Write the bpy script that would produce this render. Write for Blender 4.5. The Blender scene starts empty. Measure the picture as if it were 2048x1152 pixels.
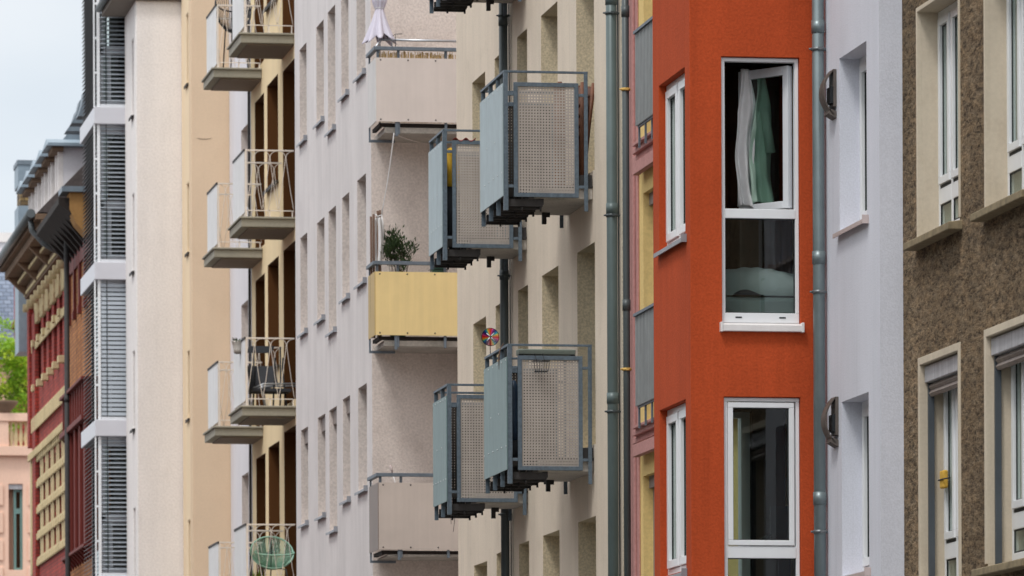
import bpy, bmesh, math, random
from mathutils import Vector, Matrix
random.seed(7)
R = math.radians
PI = math.pi
C = bpy.context.scene.collection
# ------------------------------------------------------------------ camera model (200 mm lens, level, shifted up)
F = 11378.0
PX, PY = 1024.0, 1780.0
PSI = math.atan(1874 / F)
RHO = R(0.23)
EYE = Vector((0, 0, 1.7))
FW = Vector((math.sin(PSI), math.cos(PSI), 0))
RT = Vector((math.cos(PSI), -math.sin(PSI), 0))
UP = Vector((0, 0, 1))


def ray(px, py):
    a = (px - PX) / F
    b = (PY - py) / F
    u = a * math.cos(RHO) + b * math.sin(RHO)
    v = -a * math.sin(RHO) + b * math.cos(RHO)
    return FW + RT * u + UP * v


def atX(px, py, X):
    d = ray(px, py)
    return EYE + d * (X / d.x)


def atY(px, py, Y):
    d = ray(px, py)
    return EYE + d * (Y / d.y)


# ------------------------------------------------------------------ colours and materials
def lin(c):
    c /= 255.0
    return c / 12.92 if c <= 0.04045 else ((c + 0.055) / 1.055) ** 2.4


def col(r, g, b, k=1.0):
    return (min(.88, lin(r) * k), min(.88, lin(g) * k), min(.88, lin(b) * k), 1)


MATS = {}


def new_mat(name):
    m = bpy.data.materials.new(name)
    m.use_nodes = True
    nt = m.node_tree
    nt.nodes.clear()
    out = nt.nodes.new('ShaderNodeOutputMaterial')
    MATS[name] = m
    return m, nt, out


def nd(nt, kind, **kw):
    n = nt.nodes.new(kind)
    for k, v in kw.items():
        if k in n.inputs:
            n.inputs[k].default_value = v
        else:
            setattr(n, k, v)
    return n


def noise_tex(nt, vec, scale, detail=3.0, rough=.55, mapscale=None):
    src = vec
    if mapscale:
        mp = nt.nodes.new('ShaderNodeMapping')
        mp.inputs['Scale'].default_value = mapscale
        nt.links.new(vec, mp.inputs['Vector'])
        src = mp.outputs[0]
    n = nt.nodes.new('ShaderNodeTexNoise')
    n.inputs['Scale'].default_value = scale
    n.inputs['Detail'].default_value = detail
    n.inputs['Roughness'].default_value = rough
    nt.links.new(src, n.inputs['Vector'])
    return n.outputs['Fac']


def ramp(nt, fac, a, b, ca, cb):
    r = nt.nodes.new('ShaderNodeValToRGB')
    r.color_ramp.elements[0].position = a
    r.color_ramp.elements[1].position = b
    r.color_ramp.elements[0].color = ca
    r.color_ramp.elements[1].color = cb
    nt.links.new(fac, r.inputs['Fac'])
    return r.outputs['Color']


def mulc(nt, c1, c2, fac=1.0, mode='MULTIPLY'):
    m = nt.nodes.new('ShaderNodeMix')
    m.data_type = 'RGBA'
    m.blend_type = mode
    m.inputs[0].default_value = fac
    for s, i in ((c1, 6), (c2, 7)):
        if isinstance(s, tuple):
            m.inputs[i].default_value = s
        else:
            nt.links.new(s, m.inputs[i])
    return m.outputs[2]


def g(v):
    return (v, v, v, 1)


def stucco(name, c, grain=90, bump=.35, var=.10, streak=.10, fine=.08, rough=.92, dirt=0.0, dirtcol=(.25, .22, .18, 1), gdist=.004, drip=.0):
    """painted render: slow tone drift, rain streaks, fine grain, bumped grain"""
    m, nt, out = new_mat(name)
    b = nd(nt, 'ShaderNodeBsdfPrincipled', Roughness=rough)
    if 'Specular IOR Level' in b.inputs:
        b.inputs['Specular IOR Level'].default_value = .2
    nt.links.new(b.outputs[0], out.inputs[0])
    v = nd(nt, 'ShaderNodeTexCoord').outputs['Object']
    slow = noise_tex(nt, v, .9, 4, .6)
    c1 = ramp(nt, slow, .3, .7, g(1 - var), g(1 + var * .6))
    st = noise_tex(nt, v, 1.0, 4, .65, (2.4, 2.4, .22))
    c2 = ramp(nt, st, .35, .65, g(1 - streak), g(1 + streak * .4))
    fn = noise_tex(nt, v, grain, 2, .6)
    c3 = ramp(nt, fn, .35, .65, g(1 - fine), g(1 + fine))
    cc = mulc(nt, c, c1)
    cc = mulc(nt, cc, c2)
    cc = mulc(nt, cc, c3)
    if drip:
        dr = noise_tex(nt, v, 1.0, 5, .7, (7, 7, .28))
        cc = mulc(nt, cc, ramp(nt, dr, .56, .74, g(1), (1 - drip, 1 - drip, 1 - drip * .96, 1)))
    if dirt > 0:
        dn = noise_tex(nt, v, 2.3, 6, .72)
        mask = ramp(nt, dn, .53, .74, g(0), g(dirt))
        mx = nt.nodes.new('ShaderNodeMix')
        mx.data_type = 'RGBA'
        nt.links.new(mask, mx.inputs[0])
        nt.links.new(cc, mx.inputs[6])
        mx.inputs[7].default_value = dirtcol
        cc = mx.outputs[2]
    nt.links.new(cc, b.inputs['Base Color'])
    bp = nd(nt, 'ShaderNodeBump', Strength=bump, Distance=gdist)
    nt.links.new(fn, bp.inputs['Height'])
    nt.links.new(bp.outputs[0], b.inputs['Normal'])
    return m


def plain(name, c, rough=.6, metal=0.0, var=.08, scale=6, bump=0.0, spec=.4, streak=0.0, trans=0.0):
    m, nt, out = new_mat(name)
    b = nd(nt, 'ShaderNodeBsdfPrincipled', Roughness=rough, Metallic=metal)
    b.inputs['Specular IOR Level'].default_value = spec
    nt.links.new(b.outputs[0], out.inputs[0])
    v = nd(nt, 'ShaderNodeTexCoord').outputs['Object']
    n = noise_tex(nt, v, scale, 4, .6)
    cc = mulc(nt, c, ramp(nt, n, .3, .7, g(1 - var), g(1 + var)))
    if streak:
        st = noise_tex(nt, v, 1.0, 4, .65, (14, 14, .6))
        cc = mulc(nt, cc, ramp(nt, st, .35, .68, g(1 - streak), g(1 + streak * .3)))
    nt.links.new(cc, b.inputs['Base Color'])
    if bump:
        bp = nd(nt, 'ShaderNodeBump', Strength=bump, Distance=.003)
        nt.links.new(n, bp.inputs['Height'])
        nt.links.new(bp.outputs[0], b.inputs['Normal'])
    if trans:
        tl = nd(nt, 'ShaderNodeBsdfTranslucent')
        nt.links.new(cc, tl.inputs['Color'])
        ms = nt.nodes.new('ShaderNodeMixShader')
        ms.inputs[0].default_value = trans
        nt.links.new(b.outputs[0], ms.inputs[1])
        nt.links.new(tl.outputs[0], ms.inputs[2])
        nt.links.new(ms.outputs[0], out.inputs[0])
    return m


def glass(name, tint=(.86, .9, .88, 1), ior=1.5, rough=.015, boost=1.0):
    m, nt, out = new_mat(name)
    tr = nd(nt, 'ShaderNodeBsdfTransparent', Color=tint)
    gl = nd(nt, 'ShaderNodeBsdfGlossy', Roughness=rough)
    gl.inputs['Color'].default_value = (.9, .95, .95, 1)
    fr = nd(nt, 'ShaderNodeFresnel', IOR=ior)
    mm = nd(nt, 'ShaderNodeMath', operation='MULTIPLY')
    mm.inputs[1].default_value = boost
    mm.use_clamp = True
    ge = nd(nt, 'ShaderNodeNewGeometry')
    inv = nd(nt, 'ShaderNodeMath', operation='SUBTRACT')
    inv.inputs[0].default_value = 1.0
    nt.links.new(ge.outputs['Backfacing'], inv.inputs[1])
    m0 = nd(nt, 'ShaderNodeMath', operation='MULTIPLY')
    nt.links.new(fr.outputs[0], m0.inputs[0])
    nt.links.new(inv.outputs[0], m0.inputs[1])
    nt.links.new(m0.outputs[0], mm.inputs[0])
    ms = nt.nodes.new('ShaderNodeMixShader')
    nt.links.new(mm.outputs[0], ms.inputs[0])
    nt.links.new(tr.outputs[0], ms.inputs[1])
    nt.links.new(gl.outputs[0], ms.inputs[2])
    nt.links.new(ms.outputs[0], out.inputs[0])
    return m


def perforated(name, c, pitch=.031, hole=.013, slot=False, rough=.55):
    """thin sheet steel with punched square holes (object space x and z)"""
    m, nt, out = new_mat(name)
    b = nd(nt, 'ShaderNodeBsdfPrincipled', Roughness=rough, Metallic=.0)
    v = nd(nt, 'ShaderNodeTexCoord').outputs['Object']
    n = noise_tex(nt, v, 5, 4, .6)
    st = noise_tex(nt, v, 1.0, 3, .6, (12, 12, .5))
    cc = mulc(nt, c, ramp(nt, n, .3, .7, g(.88), g(1.08)))
    cc = mulc(nt, cc, ramp(nt, st, .35, .65, g(.92), g(1.03)))
    nt.links.new(cc, b.inputs['Base Color'])
    sep = nd(nt, 'ShaderNodeSeparateXYZ')
    nt.links.new(v, sep.inputs[0])
    masks = []
    for ax in (0, 2):
        md = nd(nt, 'ShaderNodeMath', operation='PINGPONG')
        md.inputs[1].default_value = pitch / 2
        nt.links.new(sep.outputs[ax], md.inputs[0])
        lt = nd(nt, 'ShaderNodeMath', operation='LESS_THAN')
        lt.inputs[1].default_value = hole / 2
        nt.links.new(md.outputs[0], lt.inputs[0])
        masks.append(lt.outputs[0])
    mu = nd(nt, 'ShaderNodeMath', operation='MULTIPLY')
    nt.links.new(masks[0], mu.inputs[0])
    nt.links.new(masks[1], mu.inputs[1])
    tr = nd(nt, 'ShaderNodeBsdfTransparent')
    ms = nt.nodes.new('ShaderNodeMixShader')
    nt.links.new(mu.outputs[0], ms.inputs[0])
    nt.links.new(b.outputs[0], ms.inputs[1])
    nt.links.new(tr.outputs[0], ms.inputs[2])
    nt.links.new(ms.outputs[0], out.inputs[0])
    return m


def brick(name, c1, c2, mortar, w=.24, h=.075, vert_axes=(1, 2)):
    m, nt, out = new_mat(name)
    b = nd(nt, 'ShaderNodeBsdfPrincipled', Roughness=.9)
    v = nd(nt, 'ShaderNodeTexCoord').outputs['Object']
    sep = nd(nt, 'ShaderNodeSeparateXYZ')
    nt.links.new(v, sep.inputs[0])
    cb = nd(nt, 'ShaderNodeCombineXYZ')
    ad = nd(nt, 'ShaderNodeMath', operation='ADD')
    nt.links.new(sep.outputs[0], ad.inputs[0])
    nt.links.new(sep.outputs[1], ad.inputs[1])
    nt.links.new(ad.outputs[0], cb.inputs[0])
    nt.links.new(sep.outputs[2], cb.inputs[1])
    t = nd(nt, 'ShaderNodeTexBrick')
    t.inputs['Color1'].default_value = c1
    t.inputs['Color2'].default_value = c2
    t.inputs['Mortar'].default_value = mortar
    t.inputs['Scale'].default_value = 1
    t.inputs['Mortar Size'].default_value = .008
    t.inputs['Brick Width'].default_value = w
    t.inputs['Row Height'].default_value = h
    nt.links.new(cb.outputs[0], t.inputs['Vector'])
    n = noise_tex(nt, v, 1.5, 4, .6)
    cc = mulc(nt, t.outputs['Color'], ramp(nt, n, .3, .7, g(.75), g(1.15)))
    nt.links.new(cc, b.inputs['Base Color'])
    nt.links.new(b.outputs[0], out.inputs[0])
    return m


def roughcast(name):
    """thick thrown lime render: clotted brown clumps with open pits"""
    m, nt, out = new_mat(name)
    b = nd(nt, 'ShaderNodeBsdfPrincipled', Roughness=.95)
    b.inputs['Specular IOR Level'].default_value = .15
    v = nd(nt, 'ShaderNodeTexCoord').outputs['Object']
    mp = nt.nodes.new('ShaderNodeMapping')
    mp.inputs['Rotation'].default_value = (R(28), 0, 0)
    mp.inputs['Scale'].default_value = (1.0, .42, 1.25)
    nt.links.new(v, mp.inputs['Vector'])
    warp = nd(nt, 'ShaderNodeTexNoise')
    warp.inputs['Scale'].default_value = 9
    nt.links.new(mp.outputs[0], warp.inputs['Vector'])
    add = nd(nt, 'ShaderNodeVectorMath', operation='MULTIPLY_ADD')
    add.inputs[1].default_value = (.06, .06, .06)
    nt.links.new(warp.outputs['Color'], add.inputs[0])
    nt.links.new(mp.outputs[0], add.inputs[2])
    a1 = noise_tex(nt, add.outputs[0], 19, 5, .68)
    a2 = noise_tex(nt, add.outputs[0], 46, 5, .74)
    am = nd(nt, 'ShaderNodeMath', operation='MULTIPLY_ADD')
    am.inputs[1].default_value = .5
    nt.links.new(a1, am.inputs[0])
    ah = nd(nt, 'ShaderNodeMath', operation='MULTIPLY')
    ah.inputs[1].default_value = .5
    nt.links.new(a2, ah.inputs[0])
    nt.links.new(ah.outputs[0], am.inputs[2])
    a = am.outputs[0]
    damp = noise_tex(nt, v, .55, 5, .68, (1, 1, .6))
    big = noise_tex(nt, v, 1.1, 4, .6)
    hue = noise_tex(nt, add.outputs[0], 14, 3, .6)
    base = ramp(nt, a, .40, .60, col(64, 54, 45, 1.2), col(146, 127, 103, 1.32))  # pits darkened in the colour, mostly for their shade, partly for dirt
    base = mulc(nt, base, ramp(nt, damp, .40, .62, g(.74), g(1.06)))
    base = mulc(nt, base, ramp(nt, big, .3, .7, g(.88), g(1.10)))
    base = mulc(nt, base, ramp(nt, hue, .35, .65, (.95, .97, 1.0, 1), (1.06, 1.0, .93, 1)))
    nt.links.new(base, b.inputs['Base Color'])
    bp = nd(nt, 'ShaderNodeBump', Strength=1.0, Distance=.034)
    nt.links.new(a, bp.inputs['Height'])
    nt.links.new(bp.outputs[0], b.inputs['Normal'])
    nt.links.new(b.outputs[0], out.inputs[0])
    return m


def slate(name):
    m, nt, out = new_mat(name)
    b = nd(nt, 'ShaderNodeBsdfPrincipled', Roughness=.55)
    v = nd(nt, 'ShaderNodeTexCoord').outputs['Object']
    sep = nd(nt, 'ShaderNodeSeparateXYZ')
    nt.links.new(v, sep.inputs[0])
    cb = nd(nt, 'ShaderNodeCombineXYZ')
    nt.links.new(sep.outputs[0], cb.inputs[0])
    nt.links.new(sep.outputs[2], cb.inputs[1])
    t = nd(nt, 'ShaderNodeTexBrick')
    t.inputs['Color1'].default_value = col(96, 108, 128)
    t.inputs['Color2'].default_value = col(128, 138, 156)
    t.inputs['Mortar'].default_value = col(58, 66, 80)
    t.inputs['Scale'].default_value = 1
    t.inputs['Mortar Size'].default_value = .010
    t.inputs['Brick Width'].default_value = .22
    t.inputs['Row Height'].default_value = .13
    nt.links.new(cb.outputs[0], t.inputs['Vector'])
    nt.links.new(t.outputs['Color'], b.inputs['Base Color'])
    nt.links.new(b.outputs[0], out.inputs[0])
    return m


K = 1.15
M = MATS
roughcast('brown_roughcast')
stucco('beige_plaster', col(196, 184, 165, K), grain=40, bump=.15, var=.06, streak=.12, fine=.03, dirt=.25, dirtcol=col(150, 125, 100))
stucco('white_render', col(206, 208, 217, K), grain=70, bump=.6, var=.05, streak=.05, fine=.05, drip=.11)
stucco('orange_render', col(190, 80, 42, 1.0), grain=48, bump=.6, var=.10, streak=.09, fine=.08, gdist=.006, drip=.16)
stucco('cream_render', col(214, 201, 184, K), grain=60, bump=.55, var=.05, streak=.07, fine=.08, dirt=.16, dirtcol=col(150, 138, 112), drip=.12)
stucco('cream_gravel', col(186, 176, 156, K), grain=55, bump=1.0, var=.05, streak=.05, fine=.35, gdist=.01)
stucco('cream_jamb', col(198, 183, 155, K), grain=45, bump=.7, var=.05, streak=.05, fine=.16, gdist=.008)
stucco('lilac_render', col(209, 205, 204, 1.2), grain=60, bump=.5, var=.07, streak=.08, fine=.06, drip=.10, dirt=.12, dirtcol=col(160, 152, 150))
stucco('warm_lit_render', col(206, 195, 188, 1.2), grain=34, bump=.7, var=.06, streak=.05, fine=.10, dirt=.4, dirtcol=col(168, 150, 142), gdist=.008)  # camera-facing walls: light warmer than on the sky-lit front, put into the colour
stucco('ochre_render', col(226, 205, 166, K), grain=50, bump=.3, var=.03, streak=.04, fine=.03)
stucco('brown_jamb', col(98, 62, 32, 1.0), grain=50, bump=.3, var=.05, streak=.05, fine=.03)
stucco('pale_wall', col(212, 210, 214, K), grain=50, bump=.3, var=.03, streak=.04, fine=.03)
stucco('peach_render', col(213, 189, 161, K), grain=30, bump=.2, var=.04, streak=.03, fine=.02, dirt=.1, dirtcol=col(190, 155, 120))
stucco('peach_lit', col(226, 205, 174, K), grain=30, bump=.2, var=.03, streak=.03, fine=.02)  # lighter copy for the street front, the light on it put into the colour
stucco('offwhite_roughcast', col(223, 218, 215, K), grain=28, bump=.6, var=.04, streak=.05, fine=.05, dirt=.10, dirtcol=col(190, 180, 172), gdist=.008)
stucco('yellow_paint', col(226, 198, 134, 1.1), grain=30, bump=.4, var=.05, streak=.06, fine=.06, dirt=.25, dirtcol=col(190, 150, 90))
stucco('pink_paint', col(180, 134, 130, K), grain=26, bump=.4, var=.05, streak=.06, fine=.08)
stucco('pink_stone', col(222, 186, 165, K), grain=30, bump=.3, var=.05, streak=.06, fine=.05)
stucco('cream_stone', col(208, 190, 150, 1.0), grain=30, bump=.3, var=.10, streak=.10, fine=.08)
stucco('brown_stone', col(128, 106, 88, 1.0), grain=20, bump=.4, var=.12, streak=.1, fine=.08)
stucco('ochre_plaster', col(176, 134, 84, 1.0), grain=20, bump=.3, var=.12, streak=.1, fine=.05)
stucco('soffit_grey', col(126, 118, 110, K), grain=40, bump=.3, var=.05, streak=.0, fine=.05)
stucco('concrete', col(176, 170, 162, K), grain=30, bump=.4, var=.15, streak=.12, fine=.1, dirt=.5, dirtcol=col(96, 98, 78))
stucco('slab_edge', col(150, 146, 134, K), grain=30, bump=.3, var=.08, streak=.06, fine=.05)
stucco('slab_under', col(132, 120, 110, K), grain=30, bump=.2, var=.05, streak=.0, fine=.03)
stucco('maroon_wood', col(112, 52, 46, 1.1), grain=10, bump=.2, var=.1, streak=.15, fine=.05, rough=.6)
plain('dark_wood', col(58, 44, 36), .6, var=.25)
plain('black_soffit', col(40, 32, 28), .8, var=.3)
plain('white_pvc', col(226, 228, 230, 1.1), .3, var=.02)
plain('grey_pvc', col(205, 208, 212, K), .35, var=.03)
plain('gasket', col(28, 32, 36), .6)
plain('sill_metal', col(150, 152, 158), .4, metal=.1, var=.12, streak=.15)
plain('sill_white', col(226, 222, 220, 1.1), .4, var=.03, streak=.05)
plain('sill_pink', col(196, 180, 176), .45, var=.08)
plain('stone_sill', col(140, 126, 100), .9, var=.25, scale=14, bump=.3)
plain('shutter', col(150, 138, 132), .6, var=.08, streak=.2)
plain('shutter_box', col(190, 190, 194), .55, var=.08, streak=.25)
plain('guide_rail', col(78, 84, 90), .45, var=.1)
plain('zinc_pipe', col(128, 140, 142), .38, metal=.45, var=.12, scale=3, streak=.12)
plain('green_pipe', col(92, 106, 106, 1.1), .38, metal=.1, var=.10, scale=3, streak=.12)
plain('dark_pipe', col(74, 82, 84, 1.1), .4, metal=.1, var=.12, scale=3, streak=.15)
plain('clamp_metal', col(120, 124, 126), .4, metal=.5)
plain('yellow_strap', col(206, 170, 92), .6)
plain('galvanised', col(98, 112, 124), .5, metal=.25, var=.22, scale=28, streak=.12)
plain('dark_steel', col(52, 50, 50), .65, var=.25, scale=12)
plain('sheet_blue', col(160, 177, 182, 1.0), .4, var=.07, streak=.14)
plain('sheet_green', col(118, 142, 142, 1.0), .42, var=.08, streak=.16)
plain('rivet', col(205, 210, 212), .4, metal=.3)
plain('rail_steel', col(108, 118, 128), .5, metal=.2, var=.15, scale=18)
plain('panel_rose', col(205, 194, 187, K), .5, var=.05, scale=2, streak=.035)
plain('panel_yellow', col(224, 199, 142, K), .5, var=.05, scale=2, streak=.05)
plain('panel_taupe', col(190, 178, 169, K), .5, var=.05, scale=2, streak=.05)
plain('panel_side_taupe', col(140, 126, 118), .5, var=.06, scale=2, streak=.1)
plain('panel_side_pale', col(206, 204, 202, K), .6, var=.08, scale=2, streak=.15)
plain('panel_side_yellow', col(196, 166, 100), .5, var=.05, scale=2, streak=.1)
plain('wrought_white', col(226, 216, 206, K), .5, var=.04)
plain('sheet_white', col(212, 212, 212, K), .5, var=.04, scale=3, streak=.07)
plain('corrugated', col(146, 150, 150), .5, metal=.1, var=.08, streak=.15)
plain('vent_brown', col(92, 84, 78), .5, var=.15, scale=10)
plain('gutter_zinc', col(104, 110, 112), .45, metal=.3, var=.15)
plain('dark_tiles', col(84, 76, 74), .8, var=.3, scale=8)
plain('roof_slate_plain', col(118, 130, 140), .5, var=.15)
plain('band_white', col(210, 210, 216), .4, var=.03, scale=2)
plain('blind_light', col(176, 184, 192), .4, var=.03)
plain('blind_dark', col(70, 66, 66), .5, var=.1)
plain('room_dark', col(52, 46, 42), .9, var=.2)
plain('room_wall', col(120, 112, 104), .9, var=.05)
plain('curtain_net', col(196, 194, 180), .9, var=.05, trans=.35)
plain('curtain_brown', col(74, 46, 26), .95, var=.25, scale=4)
plain('cloth_white', col(240, 240, 244, 1.1), .85, var=.05, scale=9, bump=.3, trans=.15)
plain('cloth_green', col(182, 208, 192, 1.05), .85, var=.06, scale=9, bump=.3, trans=.15)
plain('cloth_navy', col(38, 44, 62), .85, var=.1)
plain('bedding', col(168, 176, 178), .9, var=.05, scale=5, bump=.3)
plain('parasol_cloth', col(212, 208, 220, K), .85, var=.05, scale=7, trans=.2)
plain('reed', col(206, 170, 104), .8, var=.35, scale=45)
plain('stick_brown', col(104, 80, 66), .8, var=.2, scale=20)
plain('wood_red', col(118, 74, 50), .55, var=.2, scale=14)
plain('terracotta_white', col(214, 208, 198), .7, var=.08)
plain('black_textile', col(52, 54, 60), .7, var=.1)
plain('black_metal', col(36, 38, 42), .4, var=.1)
plain('silver_metal', col(190, 194, 200), .3, metal=.6)
plain('mint_cord', col(168, 212, 190), .55, var=.06)
plain('planter_green', col(62, 104, 86), .5)
plain('awning_grey', col(124, 134, 126), .5, var=.05)
plain('tarp_blue', col(44, 66, 90), .45, var=.25, scale=12)
plain('sponge_yellow', col(216, 172, 74), .9, var=.15, scale=30, bump=.4)
plain('bag_yellow', col(226, 178, 48), .6, var=.2)
plain('bag_red', col(150, 52, 48), .6, var=.2)
plain('leaf_dark', col(52, 70, 36), .55, var=.35, scale=20, trans=.2)
plain('leaf_lime', col(122, 156, 44, 1.25), .6, var=.4, scale=2.5, trans=.35)
plain('leaf_pale', col(168, 190, 62, 1.25), .6, var=.3, scale=2.5, trans=.35)
plain('bark', col(78, 66, 54), .9, var=.2)
plain('teal_frame', col(112, 146, 142), .5)
plain('grey_blue_metal', col(140, 156, 168), .5, var=.08)
plain('asphalt', g(.05), .9, var=.2, scale=3)
plain('paving', g(.22), .9, var=.15, scale=2)
plain('kerbstone', g(.3), .9, var=.15, scale=5)
plain('line_white', g(.7), .7, var=.1)
brick('red_brick', col(166, 60, 48, 1.1), col(138, 48, 40, 1.1), col(100, 48, 42))
brick('ochre_brick', col(178, 118, 66, 1.1), col(150, 92, 50, 1.1), col(110, 76, 50))
brick('mixed_brick', col(168, 142, 92), col(92, 74, 56), col(60, 50, 44), w=.17, h=.085)
slate('roof_slate')
glass('window_glass', boost=1.0)
glass('window_glass_dark', tint=(.50, .56, .54, 1), boost=1.0)
glass('bay_glass', tint=(.74, .80, .78, 1), boost=1.7)
perforated('perforated_steel', col(168, 160, 153, 1.05), hole=.0132)
perforated('perforated_shaded', col(58, 52, 48), hole=.008)  # far side panel darkened to stand for the shade behind the near one


# ------------------------------------------------------------------ mesh builder
class MB:
    def __init__(s):
        s.v, s.f, s.mi, s.sm = [], [], [], []

    def add(s, vs, fs, mi=0, smooth=False):
        o = len(s.v)
        s.v += [tuple(v) for v in vs]
        for f in fs:
            s.f.append([i + o for i in f])
            s.mi.append(mi)
            s.sm.append(smooth)
        return s

    def box(s, x0, x1, y0, y1, z0, z1, mi=0):
        x0, x1 = sorted((x0, x1)); y0, y1 = sorted((y0, y1)); z0, z1 = sorted((z0, z1))
        vs = [(x, y, z) for x in (x0, x1) for y in (y0, y1) for z in (z0, z1)]
        return s.add(vs, [(0, 1, 3, 2), (4, 6, 7, 5), (0, 4, 5, 1), (2, 3, 7, 6), (0, 2, 6, 4), (1, 5, 7, 3)], mi)

    def ab(s, ax, pl, a0, a1, d0, d1, z0, z1, mi=0):
        if ax == 'X':
            return s.box(pl + d0, pl + d1, a0, a1, z0, z1, mi)
        return s.box(a0, a1, pl + d0, pl + d1, z0, z1, mi)

    def ring(s, ax, pl, a0, a1, z0, z1, w, d0, d1, mi=0, wb=None, wt=None):
        wb = w if wb is None else wb
        wt = w if wt is None else wt
        s.ab(ax, pl, a0, a1, d0, d1, z0, z0 + wb, mi)
        s.ab(ax, pl, a0, a1, d0, d1, z1 - wt, z1, mi)
        s.ab(ax, pl, a0, a0 + w, d0, d1, z0 + wb, z1 - wt, mi)
        s.ab(ax, pl, a1 - w, a1, d0, d1, z0 + wb, z1 - wt, mi)
        return s

    def prism(s, poly, ext, mi=0, smooth=False):
        n = len(poly)
        e = Vector(ext)
        vs = [Vector(p) for p in poly] + [Vector(p) + e for p in poly]
        fs = [tuple(range(n))[::-1], tuple(range(n, 2 * n))]
        s.add(vs, fs, mi)
        o = len(s.v) - 2 * n
        for i in range(n):
            j = (i + 1) % n
            s.f.append([o + i, o + j, o + n + j, o + n + i]); s.mi.append(mi); s.sm.append(smooth)
        return s

    def tube(s, pts, r, n=8, mi=0, closed=False, smooth=True):
        pts = [Vector(p) for p in pts]
        m = len(pts)
        rs = r if isinstance(r, (list, tuple)) else [r] * m
        vs = []
        prev = None
        for i, p in enumerate(pts):
            if closed:
                t = pts[(i + 1) % m] - pts[i - 1]
            elif i == 0:
                t = pts[1] - p
            elif i == m - 1:
                t = p - pts[i - 1]
            else:
                t = (pts[i + 1] - p).normalized() + (p - pts[i - 1]).normalized()
            if t.length < 1e-9:
                t = Vector((0, 0, 1))
            t.normalize()
            if prev is None:
                ref = Vector((0, 0, 1)) if abs(t.z) < .9 else Vector((1, 0, 0))
                a = t.cross(ref).normalized()
            else:
                a = (prev - t * prev.dot(t))
                if a.length < 1e-6:
                    a = t.orthogonal()
                a.normalize()
            prev = a
            b = t.cross(a)
            for k in range(n):
                th = 2 * PI * k / n
                vs.append(p + (a * math.cos(th) + b * math.sin(th)) * rs[i])
        fs = []
        for i in range(m if closed else m - 1):
            j = (i + 1) % m
            for k in range(n):
                l = (k + 1) % n
                fs.append((i * n + k, i * n + l, j * n + l, j * n + k))
        s.add(vs, fs, mi, smooth)
        if not closed:
            o = len(s.v) - len(vs)
            s.f.append([o + k for k in range(n)][::-1]); s.mi.append(mi); s.sm.append(False)
            s.f.append([o + (m - 1) * n + k for k in range(n)]); s.mi.append(mi); s.sm.append(False)
        return s

    def sheet(s, fn, nu, nv, mi=0, smooth=True):
        """grid surface fn(u, v), u and v in 0..1"""
        vs = [fn(i / nu, j / nv) for i in range(nu + 1) for j in range(nv + 1)]
        w = nv + 1
        fs = [(i * w + j, i * w + j + 1, (i + 1) * w + j + 1, (i + 1) * w + j) for i in range(nu) for j in range(nv)]
        return s.add(vs, fs, mi, smooth)

    def lathe(s, prof, centre, n=16, mi=0, axis='Z', smooth=True):
        c = Vector(centre)
        vs = []
        for r, h in prof:
            for k in range(n):
                th = 2 * PI * k / n
                if axis == 'Z':
                    vs.append(c + Vector((r * math.cos(th), r * math.sin(th), h)))
                elif axis == 'Y':
                    vs.append(c + Vector((r * math.cos(th), h, r * math.sin(th))))
                else:
                    vs.append(c + Vector((h, r * math.cos(th), r * math.sin(th))))
        fs = []
        for i in range(len(prof) - 1):
            for k in range(n):
                l = (k + 1) % n
                fs.append((i * n + k, i * n + l, (i + 1) * n + l, (i + 1) * n + k))
        return s.add(vs, fs, mi, smooth)

    def build(s, name, mats, parent=None, bevel=0.0, solid=0.0, origin=None, merge=False, seg=2):
        if isinstance(mats, str):
            mats = [mats]
        org = Vector(origin) if origin is not None else (BASE[parent.name] if parent else Vector((0, 0, 0)))
        me = bpy.data.meshes.new(name)
        me.from_pydata([tuple(Vector(v) - org) for v in s.v], [], s.f)
        for mn in mats:
            me.materials.append(MATS[mn])
        for p, i, sm in zip(me.polygons, s.mi, s.sm):
            p.material_index = i
            p.use_smooth = sm
        bm = bmesh.new()
        bm.from_mesh(me)
        if merge:
            bmesh.ops.remove_doubles(bm, verts=bm.verts, dist=1e-5)
        bmesh.ops.recalc_face_normals(bm, faces=bm.faces)
        bm.to_mesh(me)
        bm.free()
        o = bpy.data.objects.new(name, me)
        C.objects.link(o)
        BASE[o.name] = org
        if parent:
            o.parent = parent
            o.location = org - BASE[parent.name]
        else:
            o.location = org
        if solid:
            md = o.modifiers.new('thickness', 'SOLIDIFY')
            md.thickness = solid
            md.offset = 0
        if bevel:
            md = o.modifiers.new('soft_edges', 'BEVEL')
            md.width = bevel
            md.segments = seg
            md.limit_method = 'ANGLE'
            md.angle_limit = R(40)
            md.harden_normals = False
        return o


BASE = {}


def tag(o, label=None, cat=None, group=None, kind=None):
    if label:
        o['label'] = label
    if cat:
        o['category'] = cat
    if group:
        o['group'] = group
    if kind:
        o['kind'] = kind
    return o


def thing(name, label, cat, loc, group=None):
    o = bpy.data.objects.new(name, None)
    o.empty_display_size = .3
    C.objects.link(o)
    o.location = loc
    BASE[o.name] = Vector(loc)
    return tag(o, label, cat, group)


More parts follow.
